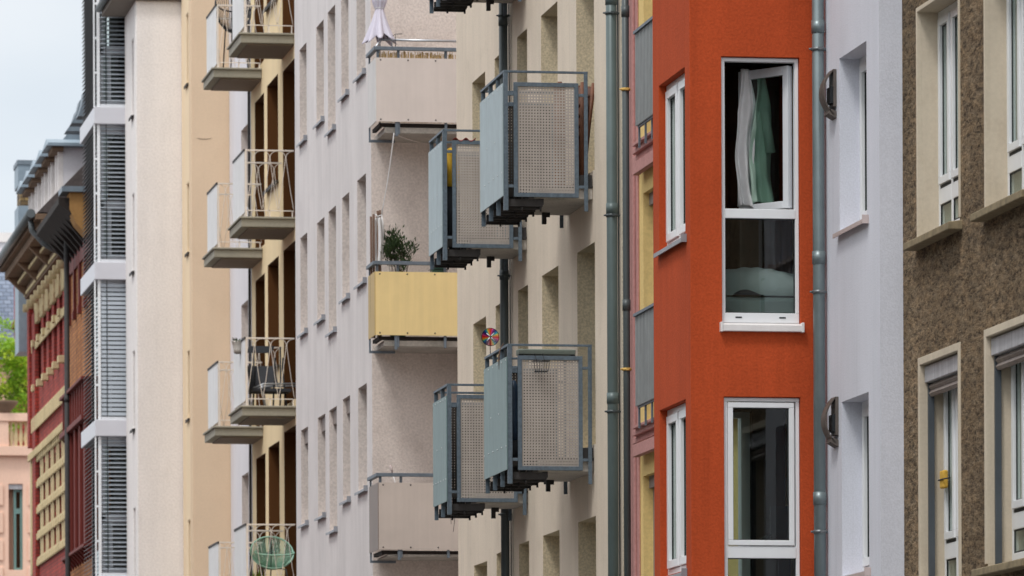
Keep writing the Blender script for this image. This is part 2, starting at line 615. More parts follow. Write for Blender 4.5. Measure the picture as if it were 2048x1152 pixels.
def wall(mb, ax, pl, a0, a1, z0, z1, ops, t=.35, mf=0, mr=1, mi=2, acuts=()):
    """a wall slab with real openings: outer face, jambs and inner face"""
    As = sorted(set([a0, a1] + [o[0] for o in ops] + [o[1] for o in ops] + list(acuts)))
    Zs = sorted(set([z0, z1] + [o[2] for o in ops] + [o[3] for o in ops]))
    As = [a for a in As if a0 - 1e-9 <= a <= a1 + 1e-9]
    Zs = [z for z in Zs if z0 - 1e-9 <= z <= z1 + 1e-9]
    vid = {}
    base = len(mb.v)

    def V(a, z, d):
        k = (round(a, 6), round(z, 6), d)
        if k not in vid:
            vid[k] = len(mb.v)
            mb.v.append((pl + d, a, z) if ax == 'X' else (a, pl + d, z))
        return vid[k]

    def q(vs, m):
        mb.f.append(vs); mb.mi.append(m); mb.sm.append(False)

    na, nz = len(As) - 1, len(Zs) - 1
    hole = {}
    for i in range(na):
        for j in range(nz):
            ca, cz = (As[i] + As[i + 1]) / 2, (Zs[j] + Zs[j + 1]) / 2
            hole[i, j] = any(o[0] < ca < o[1] and o[2] < cz < o[3] for o in ops)
    for i in range(na):
        for j in range(nz):
            A, B, Z, W = As[i], As[i + 1], Zs[j], Zs[j + 1]
            if not hole[i, j]:
                q([V(A, Z, 0), V(B, Z, 0), V(B, W, 0), V(A, W, 0)], mf)
                q([V(A, Z, t), V(A, W, t), V(B, W, t), V(B, Z, t)], mi)
                for (di, dj, p1, p2) in ((-1, 0, (A, Z), (A, W)), (1, 0, (B, W), (B, Z)), (0, -1, (B, Z), (A, Z)), (0, 1, (A, W), (B, W))):
                    nb = (i + di, j + dj)
                    out = nb not in hole
                    if out or hole[nb]:
                        q([V(p1[0], p1[1], 0), V(p1[0], p1[1], t), V(p2[0], p2[1], t), V(p2[0], p2[1], 0)], mf if out else mr)
    return mb


def opX(X, pf, yh, ys, pn):
    """opening in a street-facing wall from its far edge (px, head y, sill y) and its near edge px"""
    ym = (yh + ys) / 2
    f = atX(pf, ym, X).y
    n = atX(pn, ym, X).y
    return [n, f, atX(pf, ys, X).z, atX(pf, yh, X).z]


def sill(parent, ax, pl, a0, a1, z, out=.06, ov=.05, th=.03, depth=.16, mat='sill_metal', caps=True, drop=.02):
    m = MB()
    A0, A1 = a0 - ov, a1 + ov
    prof = [(depth, z + .012), (-out, z - drop), (-out, z - drop - th), (-out + .012, z - drop - th), (-out + .012, z - drop - .012), (depth, z)]
    if ax == 'X':
        poly = [(pl + d, A0, zz) for d, zz in prof]
        m.prism(poly, (0, A1 - A0, 0))
    else:
        poly = [(A0, pl + d, zz) for d, zz in prof]
        m.prism(poly, (A1 - A0, 0, 0))
    if caps:
        for a in (A0 - .006,):
            m.ab(ax, pl, a, a + .008, -out - .006, -.001, z - drop - th - .004, z + .012)
    return m.build('sill', mat, parent)


def pipe(bld, x, y, z0, z1, r, mat, joints=(), clamps=(), clampmat='clamp_metal', dx=.1, dy=0):
    m = MB()
    m.tube([(x, y, z0), (x, y, z1)], r, 16)
    for z in joints:
        m.tube([(x, y, z), (x, y, z + .11)], r + .006, 16)
    p = m.build('drainpipe', mat, bld)
    for z in clamps:
        c = MB()
        c.tube([(x, y, z - .014), (x, y, z + .014)], r + .009, 16)
        c.box(x - .012, x + .012, y - r - .028, y - r - .004, z - .012, z + .012)
        c.box(x + r, x + r + dx, y - .008, y + .008, z - .008, z + .008)
        c.tube([(x - r - .012, y - .01, z), (x - r - .03, y - .01, z)], .009, 8)
        c.build('pipe_clamp', clampmat, p)
    return p
# ================================================================== 1. brown roughcast house (nearest, right)
X1 = 10.8
yf1 = atX(1806, 576, X1).y
H = thing('apartment_house', 'dark brown roughcast house with beige window surrounds and half-lowered roller shutters', 'house', (X1, 41, 0))
specs1 = [  # far px, head y, sill y, near px, shutter?
    (1837, 24, 483, 1919, False), (1972.5, -62, 424, 2066, False),
    (1842.5, 730, 1192, 1919, True), (1975, 674, 1136, 2068, True)]
ops1 = [opX(X1, *s[:4]) for s in specs1]
# two further window columns towards the camera keep the wall true when seen from the side
pitch = ops1[0][0] - ops1[1][0]
for q in (1, 2):
    for i in (1, 3):
        a_, b_, c_, d_ = ops1[i]
        ops1.append([a_ - pitch * q, b_ - pitch * q, c_, d_])
        specs1.append((0, 0, 0, 0, specs1[i][4]))
w = MB()
wall(w, 'X', X1, 35, yf1, 0, 14.5, ops1, .42, 0, 1, 2)
w.box(X1 + .42, 21, yf1 - .3, yf1 - .002, 0, 14.5, 0)
w.box(X1 + .42, 21, 35, 35.3, 0, 14.5, 0)
w.box(20.7, 21, 35.3, yf1 - .3, 0, 14.5, 0)
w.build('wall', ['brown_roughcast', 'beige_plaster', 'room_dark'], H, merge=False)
r = MB()
r.prism([(X1 - .5, 34.8, 14.5), (16, 34.8, 17.5), (21.3, 34.8, 14.5)], (0, yf1 - 34.8, 0))
r.build('roof', 'roof_slate_plain', H)
f = MB()
for z in (3.3, 6.2, 9.1, 12.0):
    f.box(X1 + .42, 20.7, 35.3, yf1 - .3, z - .12, z + .12)
f.build('floor', 'room_wall', H)


def brown_window(op, shutter):
    a0, a1, z0, z1 = op
    d = .165 if not shutter else .19
    zt = z1 - (0 if not shutter else .0)
    m = MB()
    fw_ = .055
    ztr = z0 + .42        # top of the transom rail
    m.ring('X', X1, a0, a1, z0 + .04, zt, fw_, d, d + .075, wb=.07)
    cuts = [a0 + (a1 - a0) * q / 3 for q in (1, 2)]
    for c_ in cuts:
        m.ab('X', X1, c_ - .03, c_ + .03, d, d + .075, z0 + .11, zt - fw_)
    bays = []
    prev_ = a0 + fw_
    for c_ in cuts + [a1 - fw_ + .03]:
        bays.append((prev_, c_ - .03))
        prev_ = c_ + .03
    for A, B in bays:
        m.ab('X', X1, A, B, d - .002, d + .07, ztr - .13, ztr)
    fr = m.build('window', 'white_pvc', H, bevel=.004)
    gk, pn = MB(), MB()
    for A, B in bays:
        s_ = MB()
        A, B = A + .004, B - .004
        s_.ring('X', X1, A, B, ztr + .03, zt - fw_ - .008, .062, d - .018, d + .06)
        s_.build('sash', 'white_pvc', fr, bevel=.004)
        gk.ring('X', X1, A + .062, B - .062, ztr + .092, zt - fw_ - .07, .010, d + .006, d + .013)
        gk.ab('X', X1, A, B, d + .004, d + .06, ztr + .004, ztr + .026)
        pn.ab('X', X1, A + .066, B - .066, d + .012, d + .02, ztr + .097, zt - fw_ - .075)
        gk.ring('X', X1, A - .004, B + .004, z0 + .11, ztr - .13, .012, d + .005, d + .013)
        pn.ab('X', X1, A, B, d + .012, d + .02, z0 + .115, ztr - .135)
    gk.build('seal', 'gasket', fr)
    pn.build('pane', 'window_glass', fr)
    # gathered net curtain just behind the glass
    cu = MB()
    ph = random.random() * 6

    def fold(u, v):
        y = a0 - .3 + (a1 - a0 + .6) * u
        return (X1 + d + .036 + .004 * math.sin(u * 92 + ph) + .003 * math.sin(u * 33 + ph), y, z0 + .06 + (zt - z0 - .1) * v)
    cu.sheet(fold, 160, 1)
    cu.build('curtain', 'curtain_net', fr)
    # stone sill
    st = MB()
    A0, A1 = a0 - .08, a1 + .08
    st.prism([(X1 + .16, A0, z0 + .03), (X1 - .115, A0, z0 - .012), (X1 - .115, A0, z0 - .072), (X1 + .16, A0, z0 - .072)], (0, A1 - A0, 0))
    st.build('sill', 'stone_sill', fr, bevel=.008)
    # smooth plaster border round the opening
    sb = MB()
    bw = .035 if not shutter else .06
    pr = .012
    sb.ab('X', X1, a0 - bw, a0 + .001, -pr, .03, z0 + .03, z1 + bw)
    sb.ab('X', X1, a1 - .001, a1 + bw, -pr, .03, z0 + .03, z1 + bw)
    sb.ab('X', X1, a0 + .001, a1 - .001, -pr, .03, z1 - .001, z1 + bw)
    sb.build('surround', 'beige_plaster', fr, bevel=.004)
    if shutter:
        bx = MB()
        bx.ab('X', X1, a0 + .002, a1 - .002, .03, .17, z1 - .145, z1 - .012)
        bo = bx.build('shutter_box', 'shutter_box', fr, bevel=.006)
        sl = MB()
        for k in range(2):
            zz = z1 - .155 - k * .052
            sl.prism([(X1 + .075, a0 + .03, zz), (X1 + .058, a0 + .03, zz - .026), (X1 + .075, a0 + .03, zz - .05), (X1 + .095, a0 + .03, zz - .05), (X1 + .095, a0 + .03, zz)], (0, a1 - a0 - .06, 0))
        sl.build('roller_shutter', 'shutter', fr)
        for a in (a0 + .002, a1 - .032):
            gr = MB()
            gr.ab('X', X1, a, a + .03, .055, .075, z0 + .03, z1 - .146)
            gr.ab('X', X1, a, a + .03, .085, .105, z0 + .03, z1 - .146)
            gr.ab('X', X1, a, a + .012, .075, .085, z0 + .03, z1 - .146)
            gr.build('guide_rail', 'guide_rail', fr)
    return fr


for op, s in zip(ops1, specs1):
    brown_window(op, s[4])
# yellow sponge tied to the sash of the lower far window
a0, a1, z0, z1 = ops1[2]
p = atX(1889, 960, X1 + .16)
sp = MB()
sp.box(X1 + .125, X1 + .168, p.y - .10, p.y + .03, p.z - .07, p.z + .075)
o = sp.build('sponge', 'sponge_yellow', None, bevel=.012, origin=(X1 + .14, p.y, p.z - .07))
tag(o, 'small yellow sponge tied to the far lower window of the brown roughcast house', 'sponge')
st = MB()
st.tube([(X1 + .17, p.y + .09, p.z), (X1 + .12, p.y + .04, p.z), (X1 + .12, p.y - .11, p.z), (X1 + .15, p.y - .22, p.z + .003)], .006, 6)
st.build('string', 'black_textile', o)

# ================================================================== 2. white house
X2 = 10.605
y2n = atX(1760, 576, X2).y
y2f = 47.86
H = thing('apartment_house', 'narrow white rendered house between the brown roughcast house and the orange bay', 'house', (X2, 46.8, 0))
ops2 = [opX(X2, 1679, 117, 463, 1733.5), opX(X2, 1684, 804, 1152, 1738)]
w = MB()
wall(w, 'X', X2, y2n, y2f, 0, 15, ops2, .40, 0, 0, 1)
w.box(X2 + .40, 20, y2n, y2n + .25, 0, 15, 0)
w.box(X2 + .40, 20, y2f - .2, y2f, 0, 15, 0)
w.box(19.7, 20, y2n + .25, y2f - .2, 0, 15, 0)
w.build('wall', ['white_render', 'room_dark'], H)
r = MB()
r.prism([(X2 - .4, y2n + .01, 15), (15.5, y2n + .01, 17.6), (20.3, y2n + .01, 15)], (0, y2f - y2n - .02, 0))
r.build('roof', 'roof_slate_plain', H)
for op in ops2:
    a0, a1, z0, z1 = op
    d = .175
    m = MB()
    m.ring('X', X2, a0, a1, z0 + .01, z1, .06, d, d + .07)
    mid = (a0 + a1) / 2
    m.ab('X', X2, mid - .03, mid + .03, d, d + .07, z0 + .07, z1 - .06)
    fr = m.build('window', 'white_pvc', H, bevel=.004)
    gk, pn = MB(), MB()
    for A, B in ((a0 + .065, mid - .034), (mid + .034, a1 - .065)):
        s_ = MB()
        s_.ring('X', X2, A, B, z0 + .075, z1 - .065, .07, d - .016, d + .05)
        s_.build('sash', 'white_pvc', fr, bevel=.004)
        gk.ring('X', X2, A + .07, B - .07, z0 + .145, z1 - .135, .012, d + .014, d + .023)
        pn.ab('X', X2, A + .075, B - .075, d + .022, d + .03, z0 + .15, z1 - .14)
    gk.build('seal', 'gasket', fr)
    pn.build('pane', 'window_glass', fr)
    cu = MB()
    cu.sheet(lambda u, v: (X2 + d + .046 + .004 * math.sin(u * 70), a0 - .08 + (a1 - a0 + .16) * u, z0 + .05 + (z1 - z0 - .1) * v), 90, 1)
    cu.build('curtain', 'curtain_net', fr)
    sill(fr, 'X', X2, a0, a1, z0, out=.05, ov=.06, th=.035, depth=.17, mat='sill_pink')


def vent_hood(py0, py1, px):
    """bowed sheet hood standing off the wall, open at its sides, over a louvred plate"""
    c = atX(px, (py0 + py1) / 2, X2)
    zt, zb = atX(px, py0, X2).z, atX(px, py1, X2).z
    h = zt - zb
    m = MB()
    hw = .085
    poly, inner = [], []
    n = 14
    for i in range(n + 1):
        t = i / n
        bul = .118 * math.sin(PI * (.06 + .88 * t)) ** .8
        poly.append((X2 - bul, c.y - hw, zb + h * t))
        inner.append((X2 - bul + .012, c.y - hw, zb + h * t))
    m.prism(poly + inner[::-1], (0, 2 * hw, 0))
    # turned-out foot clip and ribs at the sides
    m.prism([(X2 - .002, c.y - hw, zb - .03), (X2 - .07, c.y - hw, zb + .01), (X2 - .06, c.y - hw, zb + .05), (X2 - .002, c.y - hw, zb + .03)], (0, 2 * hw, 0))
    v = m.build('vent_hood', 'vent_brown', H)
    pl = MB()
    pl.box(X2 - .028, X2 - .001, c.y - hw, c.y + hw, zb + .07, zt)
    pl.build('vent_plate', 'vent_brown', v)
    sl_ = MB()
    sl_.box(X2 - .052, X2 - .0285, c.y - hw + .012, c.y + hw - .012, zb + .10, zb + h * .62)  # solid black block standing in for the dark inside the hood
    sl_.build('vent_shade', 'gasket', v)


vent_hood(141, 232, 1669)
vent_hood(795, 888, 1673)

# ================================================================== 3. orange bay house
Yb = 47.88
Xb = atY(1381, 576, Yb).x
Ybf = atX(1307, 576, Xb).y
XM = 10.6
YE = atX(1262.5, 576, XM).y            # party line with the cream block
H = thing('apartment_house', 'bright orange rendered bay house with a yellow and pink recessed facade beyond the bay', 'house', (XM, 50, 0))
t = .22


def opY(Y, pl, yt, yb, pr):
    ym = (yt + yb) / 2
    return [atY(pl, ym, Y).x, atY(pr, ym, Y).x, atY((pl + pr) / 2, yb, Y).z, atY((pl + pr) / 2, yt, Y).z]


def zY(py, Y, px=1520):
    return atY(px, py, Y).z


nearops = [opY(Yb, 1443.5, 114, 652, 1600), opY(Yb, 1449, 794, 1340, 1602)]
frontops = [opX(Xb, 1318, 172, 503, 1371), opX(Xb, 1320, 821, 1155, 1372)]
farops = [[9.62, 10.30, o[2], o[3]] for o in nearops]
ztop = 14.6
zbot = 3.3
w = MB()
wall(w, 'Y', Yb, Xb, XM + .1, zbot, ztop, nearops, t, 0, 0, 1)
wall(w, 'X', Xb, Yb + t, Ybf, zbot, ztop, frontops, t, 0, 0, 1)
wall(w, 'Y', Ybf - t, Xb + t, XM, zbot, ztop, [[o[0], o[1], o[2], o[3]] for o in farops], t - .002, 1, 1, 0)
w.box(Xb, XM, Yb + t, Ybf - t, zbot - .25, zbot - .002, 0)
w.box(Xb + .01, XM, Yb + t, Ybf - t, ztop - .3, ztop, 0)
bay = w.build('bay', ['orange_render', 'room_dark'], H, bevel=.008)
# main wall: yellow beyond the bay, orange strip behind the pipe, open behind the bay
zs = [atX(1285, yy, XM).z for yy in (390, 952)]
rows = []
w = MB()
wy0 = atX(1316, 576, XM).y
winops = []
for yh in (386, 952, -178):
    zh = atX(1288, yh, XM).z
    winops.append([wy0 - 1.4, atX(1286.5, yh, XM).y, zh - 2.3, zh])
wall(w, 'X', XM, Ybf + .002, YE, 0, 15, [[o[0], o[1], max(o[2], .3), min(o[3], 14.8)] for o in winops], .4, 0, 0, 1)
w.box(XM + .4, 20, YE - .25, YE - .002, 0, 15, 1)
w.box(XM + .4, 20, Yb + .002, Yb + .25, 0, 15, 1)
w.box(19.7, 20, Yb + .25, YE - .25, 0, 15, 1)
w.box(XM, XM + .4, Yb, Ybf, 0, zbot - .25, 0)
w.box(XM, XM + .4, Yb, Ybf, ztop, 15, 0)
w.build('wall', ['yellow_paint', 'room_wall'], H)
r = MB()
r.prism([(XM - .4, Yb + .01, 15), (15.5, Yb + .01, 18), (20.3, Yb + .01, 15)], (0, YE - Yb - .02, 0))
r.build('roof', 'roof_slate_plain', H)
# floors and a dim inner partition of the bay rooms
fl = MB()
fz = [nearops[0][2] - .05, nearops[1][2] - .05, nearops[0][3] + .32]
for z in fz:
    fl.box(Xb + t, 14.2, Yb + t, Ybf - t, z - .2, z)
fl.box(14.0, 14.2, Yb + t, Ybf + 3, 0.2, 14.9)
fl.build('floor', 'room_dark', H)

# ---- near-side windows
def near_window(op, opened):
    x0, x1, z0, z1 = op
    d = .035
    m = MB()
    zl = z0 + (.04 if opened else .04)
    ztr = zY(436 if opened else 1116, Yb)
    zt2 = zY(417 if opened else 1092, Yb)
    m.ring('Y', Yb, x0 + .004, x1 - .004, z0 + .03, z1 - .004, .032, d, d + .07, wb=.085)
    m.ab('Y', Yb, x0 + .036, x1 - .036, d - .004, d + .07, ztr, zt2)
    fr = m.build('window', 'white_pvc', H, bevel=.004)
    gk, pn = MB(), MB()
    gk.ring('Y', Yb, x0 + .036, x1 - .036, z0 + .115, ztr, .006, d + .02, d + .05)
    pn.ab('Y', Yb, x0 + .04, x1 - .04, d + .03, d + .038, z0 + .12, ztr - .004)
    ds = MB()
    for q in (.22, .78):
        xx = x0 + (x1 - x0) * q
        ds.box(xx - .028, xx + .028, Yb + d - .003, Yb + d + .01, z0 + .07, z0 + .082)
    ds.build('drain_slot', 'gasket', fr)
    if not opened:
        sr = MB()
        sr.ring('Y', Yb, x0 + .038, x1 - .05, zt2 + .006, z1 - .045, .046, d - .014, d + .055)
        sr.build('sash', 'white_pvc', fr, bevel=.005)
        gk.ring('Y', Yb, x0 + .084, x1 - .096, zt2 + .052, z1 - .091, .005, d + .006, d + .04)
        pn.ab('Y', Yb, x0 + .088, x1 - .10, d + .02, d + .028, zt2 + .056, z1 - .095)
    gk.build('seal', 'gasket', fr)
    pn.build('pane', 'bay_glass', fr)
    sl = MB()
    A0, A1 = x0 - .012, x1 + .012
    sl.prism([(A0, Yb + .05, z0 + .03), (A0, Yb - .05, z0 + .005), (A0, Yb - .05, z0 - .05), (A0, Yb + .05, z0 - .05)], (A1 - A0, 0, 0))
    for a in (A0 - .012, A1 - .012):
        sl.box(a, a + .024, Yb - .056, Yb + .03, z0 - .056, z0 + .028)
    sl.build('sill', 'sill_white', fr, bevel=.004)
    return fr, ztr, zt2


frU, ztrU, zt2U = near_window(nearops[0], True)
frL, ztrL, zt2L = near_window(nearops[1], False)
# the upper casement stands open into the room, hinged at its right stile
x0, x1, z0, z1 = nearops[0]
hx, hy = x1 - .085, Yb + .09
ang = R(52)
dirv = Vector((-math.cos(ang), math.sin(ang), 0))
nrm = Vector((math.sin(ang), math.cos(ang), 0))
wS = .56
zb_, zt_ = zt2U + .02, z1 - .055
cs, cp = MB(), MB()


def obox(mb, a0, a1, b0, b1, z0, z1):
    o_ = Vector((hx, hy, 0))
    vs = []
    for a in (a0, a1):
        for b in (b0, b1):
            for z in (z0, z1):
                vs.append(o_ + dirv * a + nrm * b + Vector((0, 0, z)))
    mb.add(vs, [(0, 1, 3, 2), (4, 6, 7, 5), (0, 4, 5, 1), (2, 3, 7, 6), (0, 2, 6, 4), (1, 5, 7, 3)])


obox(cs, 0, .06, 0, .06, zb_, zt_)
obox(cs, wS - .06, wS, 0, .06, zb_, zt_)
obox(cs, .06, wS - .06, 0, .06, zb_, zb_ + .065)
obox(cs, .06, wS - .06, 0, .06, zt_ - .075, zt_)
cs.build('open_sash', 'grey_pvc', frU, bevel=.004)  # greyed frame colour stands in for the shade on this sash
obox(cp, .06, wS - .06, .026, .034, zb_ + .065, zt_ - .075)
cp.build('sash_pane', 'bay_glass', frU)

# cloths hung over the open sash
def cloth_strip(name, label, cat, top, width_fn, zt, zb, face, mat, amp=.02, freq=9, lean=0.0):
    m = MB()

    def fn(u, v):
        z = zt + (zb - zt) * v
        wdt = width_fn(v)
        s_ = (u - .5) * wdt
        off = amp * math.sin(u * freq + 2.1 * math.sin(v * 3.1)) * (.35 + v) + .012 * math.sin(v * 17 + u * 4)
        pnt = Vector(top) + face * (s_ + lean * v + .015 * math.sin(v * 7)) + face.cross(UP) * off
        return (pnt.x, pnt.y, z + .02 * math.sin(u * 5) * v)
    m.sheet(fn, 26, 60)
    o = m.build(name, mat, None, origin=(top[0], top[1], zb), solid=.006)
    tag(o, label, cat)
    return o


tp = Vector((hx, hy, 0)) + dirv * (wS - .01) - nrm * .02
cloth_strip('hanging_cloth', 'long crumpled white sheet hanging over the open sash of the upper orange bay window', 'cloth',
            (atY(1491, 270, tp.y - .09).x, tp.y - .09, 0), lambda v: .085 + .085 * min(1, v * 3.2) - .02 * max(0, v - .6), zt_ + .01, zY(417, tp.y), Vector((1, .12, 0)).normalized(), 'cloth_white', .03, 11)
gpos = Vector((hx, hy, 0)) + dirv * .33 + nrm * .11
yg = gpos.y
cloth_strip('hanging_garment', 'pale green garment with one sleeve hanging behind the glass of the open orange bay window', 'garment',
            (atY(1523, 270, yg).x, yg, 0), lambda v: .07 + .13 * min(1, v * 2.2), zt_ - .06, zY(408, yg), Vector((1, .1, 0)).normalized(), 'cloth_green', .022, 9, .0)
gar = bpy.data.objects['hanging_garment']
sv = MB()
sv.tube([(atY(1527, 215, yg).x, yg - .01, zY(215, yg)), (atY(1533, 255, yg).x, yg - .015, zY(255, yg)), (atY(1540, 300, yg).x, yg - .02, zY(306, yg))], [.035, .042, .045], 12)
sv.build('sleeve', 'cloth_green', gar)
# dark curtain over the far side of the upper room
cu = MB()
cu.sheet(lambda u, v: (9.60 + 1.05 * u, Ybf - t - .12 + .03 * math.sin(u * 70) + .02 * math.sin(u * 21 + v * 3), z0 - .02 + (z1 - z0) * v + .2), 40, 6)
o = cu.build('brown_curtain', 'curtain_brown', None, origin=(9.7, Ybf - t - .12, z0))
tag(o, 'dark brown curtain deep inside the upper orange bay window behind the white sheet', 'curtain')
# bed pushed up to the upper window
bd = MB()
zt_b = zY(594, Yb + .35)
bd.box(Xb + t + .06, 11.6, Yb + .32, Ybf - t - .16, fz[0] + .05, zt_b)
o = bd.build('bed', 'bedding', None, bevel=.04, origin=(10, Yb + .9, fz[0]))
tag(o, 'bed with pale bedding inside the upper orange bay window', 'bed')
dv = MB()
dv.sheet(lambda u, v: (Xb + t + .03 + 1.3 * u, Yb + .34 + .6 * v, zt_b + .012 + (.27 * math.sin(PI * u ** .55) ** .55 * math.sin(PI * v) ** .5 + .006 * math.sin(u * 27 + v * 9 + 2 * math.sin(u * 9)) + .004 * math.sin(u * 61 - v * 17)) * min(1, 6 * v * (1.02 - v))), 70, 24)
dv.build('duvet', 'bedding', o)
nv = MB()
nx = atY(1495, 590, Yb + .36).x
nv.sheet(lambda u, v: (nx - .13 + .26 * u, Yb + .30 + .08 * v, zt_b + .012 + .05 * math.sin(PI * u) ** .5 * (.4 + .6 * math.sin(u * 3 + .6)) * math.sin(PI * v)), 18, 8)
o = nv.build('folded_cloth', 'cloth_navy', None, solid=.004, origin=(nx, Yb + .35, zt_b))
tag(o, 'dark navy folded cloth lying on the bed behind the orange bay window', 'cloth')
# lower room: television stand silhouette and a white lamp globe
xs = atY(1560, 1040, Yb + .95).x
tv = MB()
zt1, zb1 = zY(1012, Yb + .95), zY(1086, Yb + .95)
tv.ring('Y', Yb + .93, xs - .09, xs + .16, zb1, zt1, .012, 0, .02)
tv.box(xs - .08, xs + .15, Yb + .938, Yb + .946, zb1 + .012, zt1 - .012)
tv.tube([(xs - .09, Yb + .9, zb1 + .07), (xs - .3, Yb + .55, zb1 - .02)], .012, 6)
tv.box(xs - .02, xs + .09, Yb + .93, Yb + .95, fz[1], zb1)
o = tv.build('picture_stand', 'black_metal', None, origin=(xs, Yb + .94, fz[1]))
tag(o, 'black framed panel on a stand inside the lower orange bay window', 'stand')

# ---- far-side window of each floor (seen through the near one)
for k, op in enumerate(farops):
    x0, x1, z0, z1 = op
    m = MB()
    Yp = Ybf - t
    m.ring('Y', Yp, x0, x1, z0, z1, .05, .1, .17)
    m.ab('Y', Yp, x1 - .095, x1 - .05, .02, .17, z0 + .05, z1 - .05)
    m.ab('Y', Yp, x0 + .05, x1 - .10, .1, .17, z0 + .72, z0 + .80)
    fr = m.build('window', 'white_pvc', H)
    pn = MB()
    pn.ab('Y', Yp, x0 + .05, x1 - .10, .13, .138, z0 + .05, z1 - .05)
    pn.build('pane', 'window_glass', fr)

# ---- street-front windows of the bay
for op in frontops:
    a0, a1, z0, z1 = op
    d = .068
    m = MB()
    m.ring('X', Xb, a0, a1, z0 + .01, z1, .055, d, d + .07)
    mid = (a0 + a1) / 2
    m.ab('X', Xb, mid - .03, mid + .03, d, d + .07, z0 + .065, z1 - .055)
    fr = m.build('window', 'white_pvc', H, bevel=.004)
    gk, pn = MB(), MB()
    for A, B in ((a0 + .06, mid - .034), (mid + .034, a1 - .06)):
        s_ = MB()
        s_.ring('X', Xb, A, B, z0 + .07, z1 - .06, .07, d - .02, d + .05)
        s_.build('sash', 'white_pvc', fr, bevel=.004)
        gk.ring('X', Xb, A + .07, B - .07, z0 + .14, z1 - .13, .010, d + .012, d + .021)
        pn.ab('X', Xb, A + .075, B - .075, d + .02, d + .028, z0 + .145, z1 - .135)
    gk.build('seal', 'gasket', fr)
    pn.build('pane', 'window_glass', fr)
    sill(fr, 'X', Xb, a0, a1, z0, out=.045, ov=.04, th=.035, depth=.09, mat='sill_metal')
    cu = MB()
    cu.sheet(lambda u, v: (Xb + d + .042 + .004 * math.sin(u * 70), a0 - .08 + (a1 - a0 + .16) * u, z0 + .05 + (z1 - z0 - .1) * v), 60, 1)
    cu.build('curtain', 'curtain_net', fr)

# ---- pink pilaster and cornices of the recessed facade
pp = MB()
YP = atX(1262.5, 576, XM - .045).y
pp.box(XM - .02, XM - .001, atX(1275.5, 576, XM - .02).y, YE - .004, 0, 15)
pp.box(XM - .045, XM - .0205, atX(1267, 576, XM - .045).y, YP, 0, 15)
pp.build('pilaster', 'pink_paint', H, bevel=.006)
for yt in (288, 853, -275):
    c = MB()
    z = atX(1267, yt, XM - .12).z
    ya = Ybf + .01
    for x_, za_, zb2_ in ((.135, -.03, 0), (.10, -.085, -.031), (.06, -.15, -.086), (.11, -.30, -.18), (.055, -.18, -.151)):
        c.box(XM - x_, XM - .0455, ya, atX(1264.5, yt, XM - x_).y, z + za_, z + zb2_)
    c.build('cornice', 'pink_paint', H, bevel=.006)
for yl, yb2 in ((69, 251), (634, 812)):
    Xp = XM - .17
    p0, p1 = atX(1272.5, yl, Xp), atX(1275, yb2, Xp)
    ya, yf = wy0 - 1.5, p0.y
    zt_, zb_ = p0.z, p1.z
    m = MB()
    n = 46
    for i in range(n):
        y_ = ya + (yf - ya) * i / n
        dy = (yf - ya) / n
        m.box(Xp - (.012 if i % 2 else 0), Xp + .008, y_, y_ + dy, zb_, zt_)
    rl = m.build('railing', 'corrugated', H)
    rr = MB()
    rr.box(Xp - .03, Xp + .03, ya, yf + .02, zt_ + .002, zt_ + .03)
    rr.build('handrail', 'rail_steel', rl)
    rr = MB()
    rr.box(Xp + .009, Xp + .03, ya, yf, zb_ - .02, zb_ + .01)
    for i in range(6):
        y_ = yf - .04 - i * .34
        rr.box(Xp + .01, Xp + .029, y_ - .012, y_ + .012, zb_ - .22, zb_ - .019)
    rr.build('lower_rail', 'rail_steel', rl)
for op in winops:
    a0, a1, z0, z1 = op
    m = MB()
    m.ring('X', XM, a0, a1, max(z0, .4), z1 - .12, .06, .1, .17)
    m.ab('X', XM, a0, a1, .06, .17, z1 - .12, z1)
    mid = (a0 + a1) / 2
    m.ab('X', XM, mid - .04, mid + .04, .1, .17, max(z0, .4) + .06, z1 - .18)
    fr = m.build('window', 'shutter', H)
    pn = MB()
    pn.ab('X', XM, a0 + .06, a1 - .06, .13, .138, max(z0, .4) + .06, z1 - .18)
    pn.build('pane', 'window_glass_dark', fr)

# ---- downpipes at the bay corner and at the party line
pz = atY(1640, 576, 47.62)
pipe(H, pz.x, 47.66, 0.2, 14.6, .052, 'zinc_pipe', joints=[zY(525, 47.6), zY(1008, 47.6), zY(62, 47.6)], clamps=[zY(94, 47.6), zY(581, 47.6), zY(1062, 47.6)], dx=.07)
pz2 = atX(1255, 576, XM - .09)
pipe(H, pz2.x, pz2.y + .06, .2, 14.6, .036, 'dark_pipe', joints=[atX(1255, 620, pz2.x).z, atX(1255, 30, pz2.x).z],
     clamps=[atX(1255, 176, pz2.x).z, atX(1255, 738, pz2.x).z], clampmat='yellow_strap', dx=.06)
# ================================================================== 4. cream block
X4 = 10.6
y4n = atX(1247.5, 576, X4).y + .04
y4f = atX(914.5, 576, X4).y
H = thing('apartment_house', 'cream rendered block with perforated steel balconies and two dark downpipes', 'house', (X4, 63, 0))
colsD1 = dict(pf=1154.5, pn=1190)
O = []


def fixed(pf, pn, yh):
    """jamb positions and head level of one opening"""
    return atX(pf, 576, X4).y, atX(pn, 576, X4).y, atX(pf, yh, X4).z


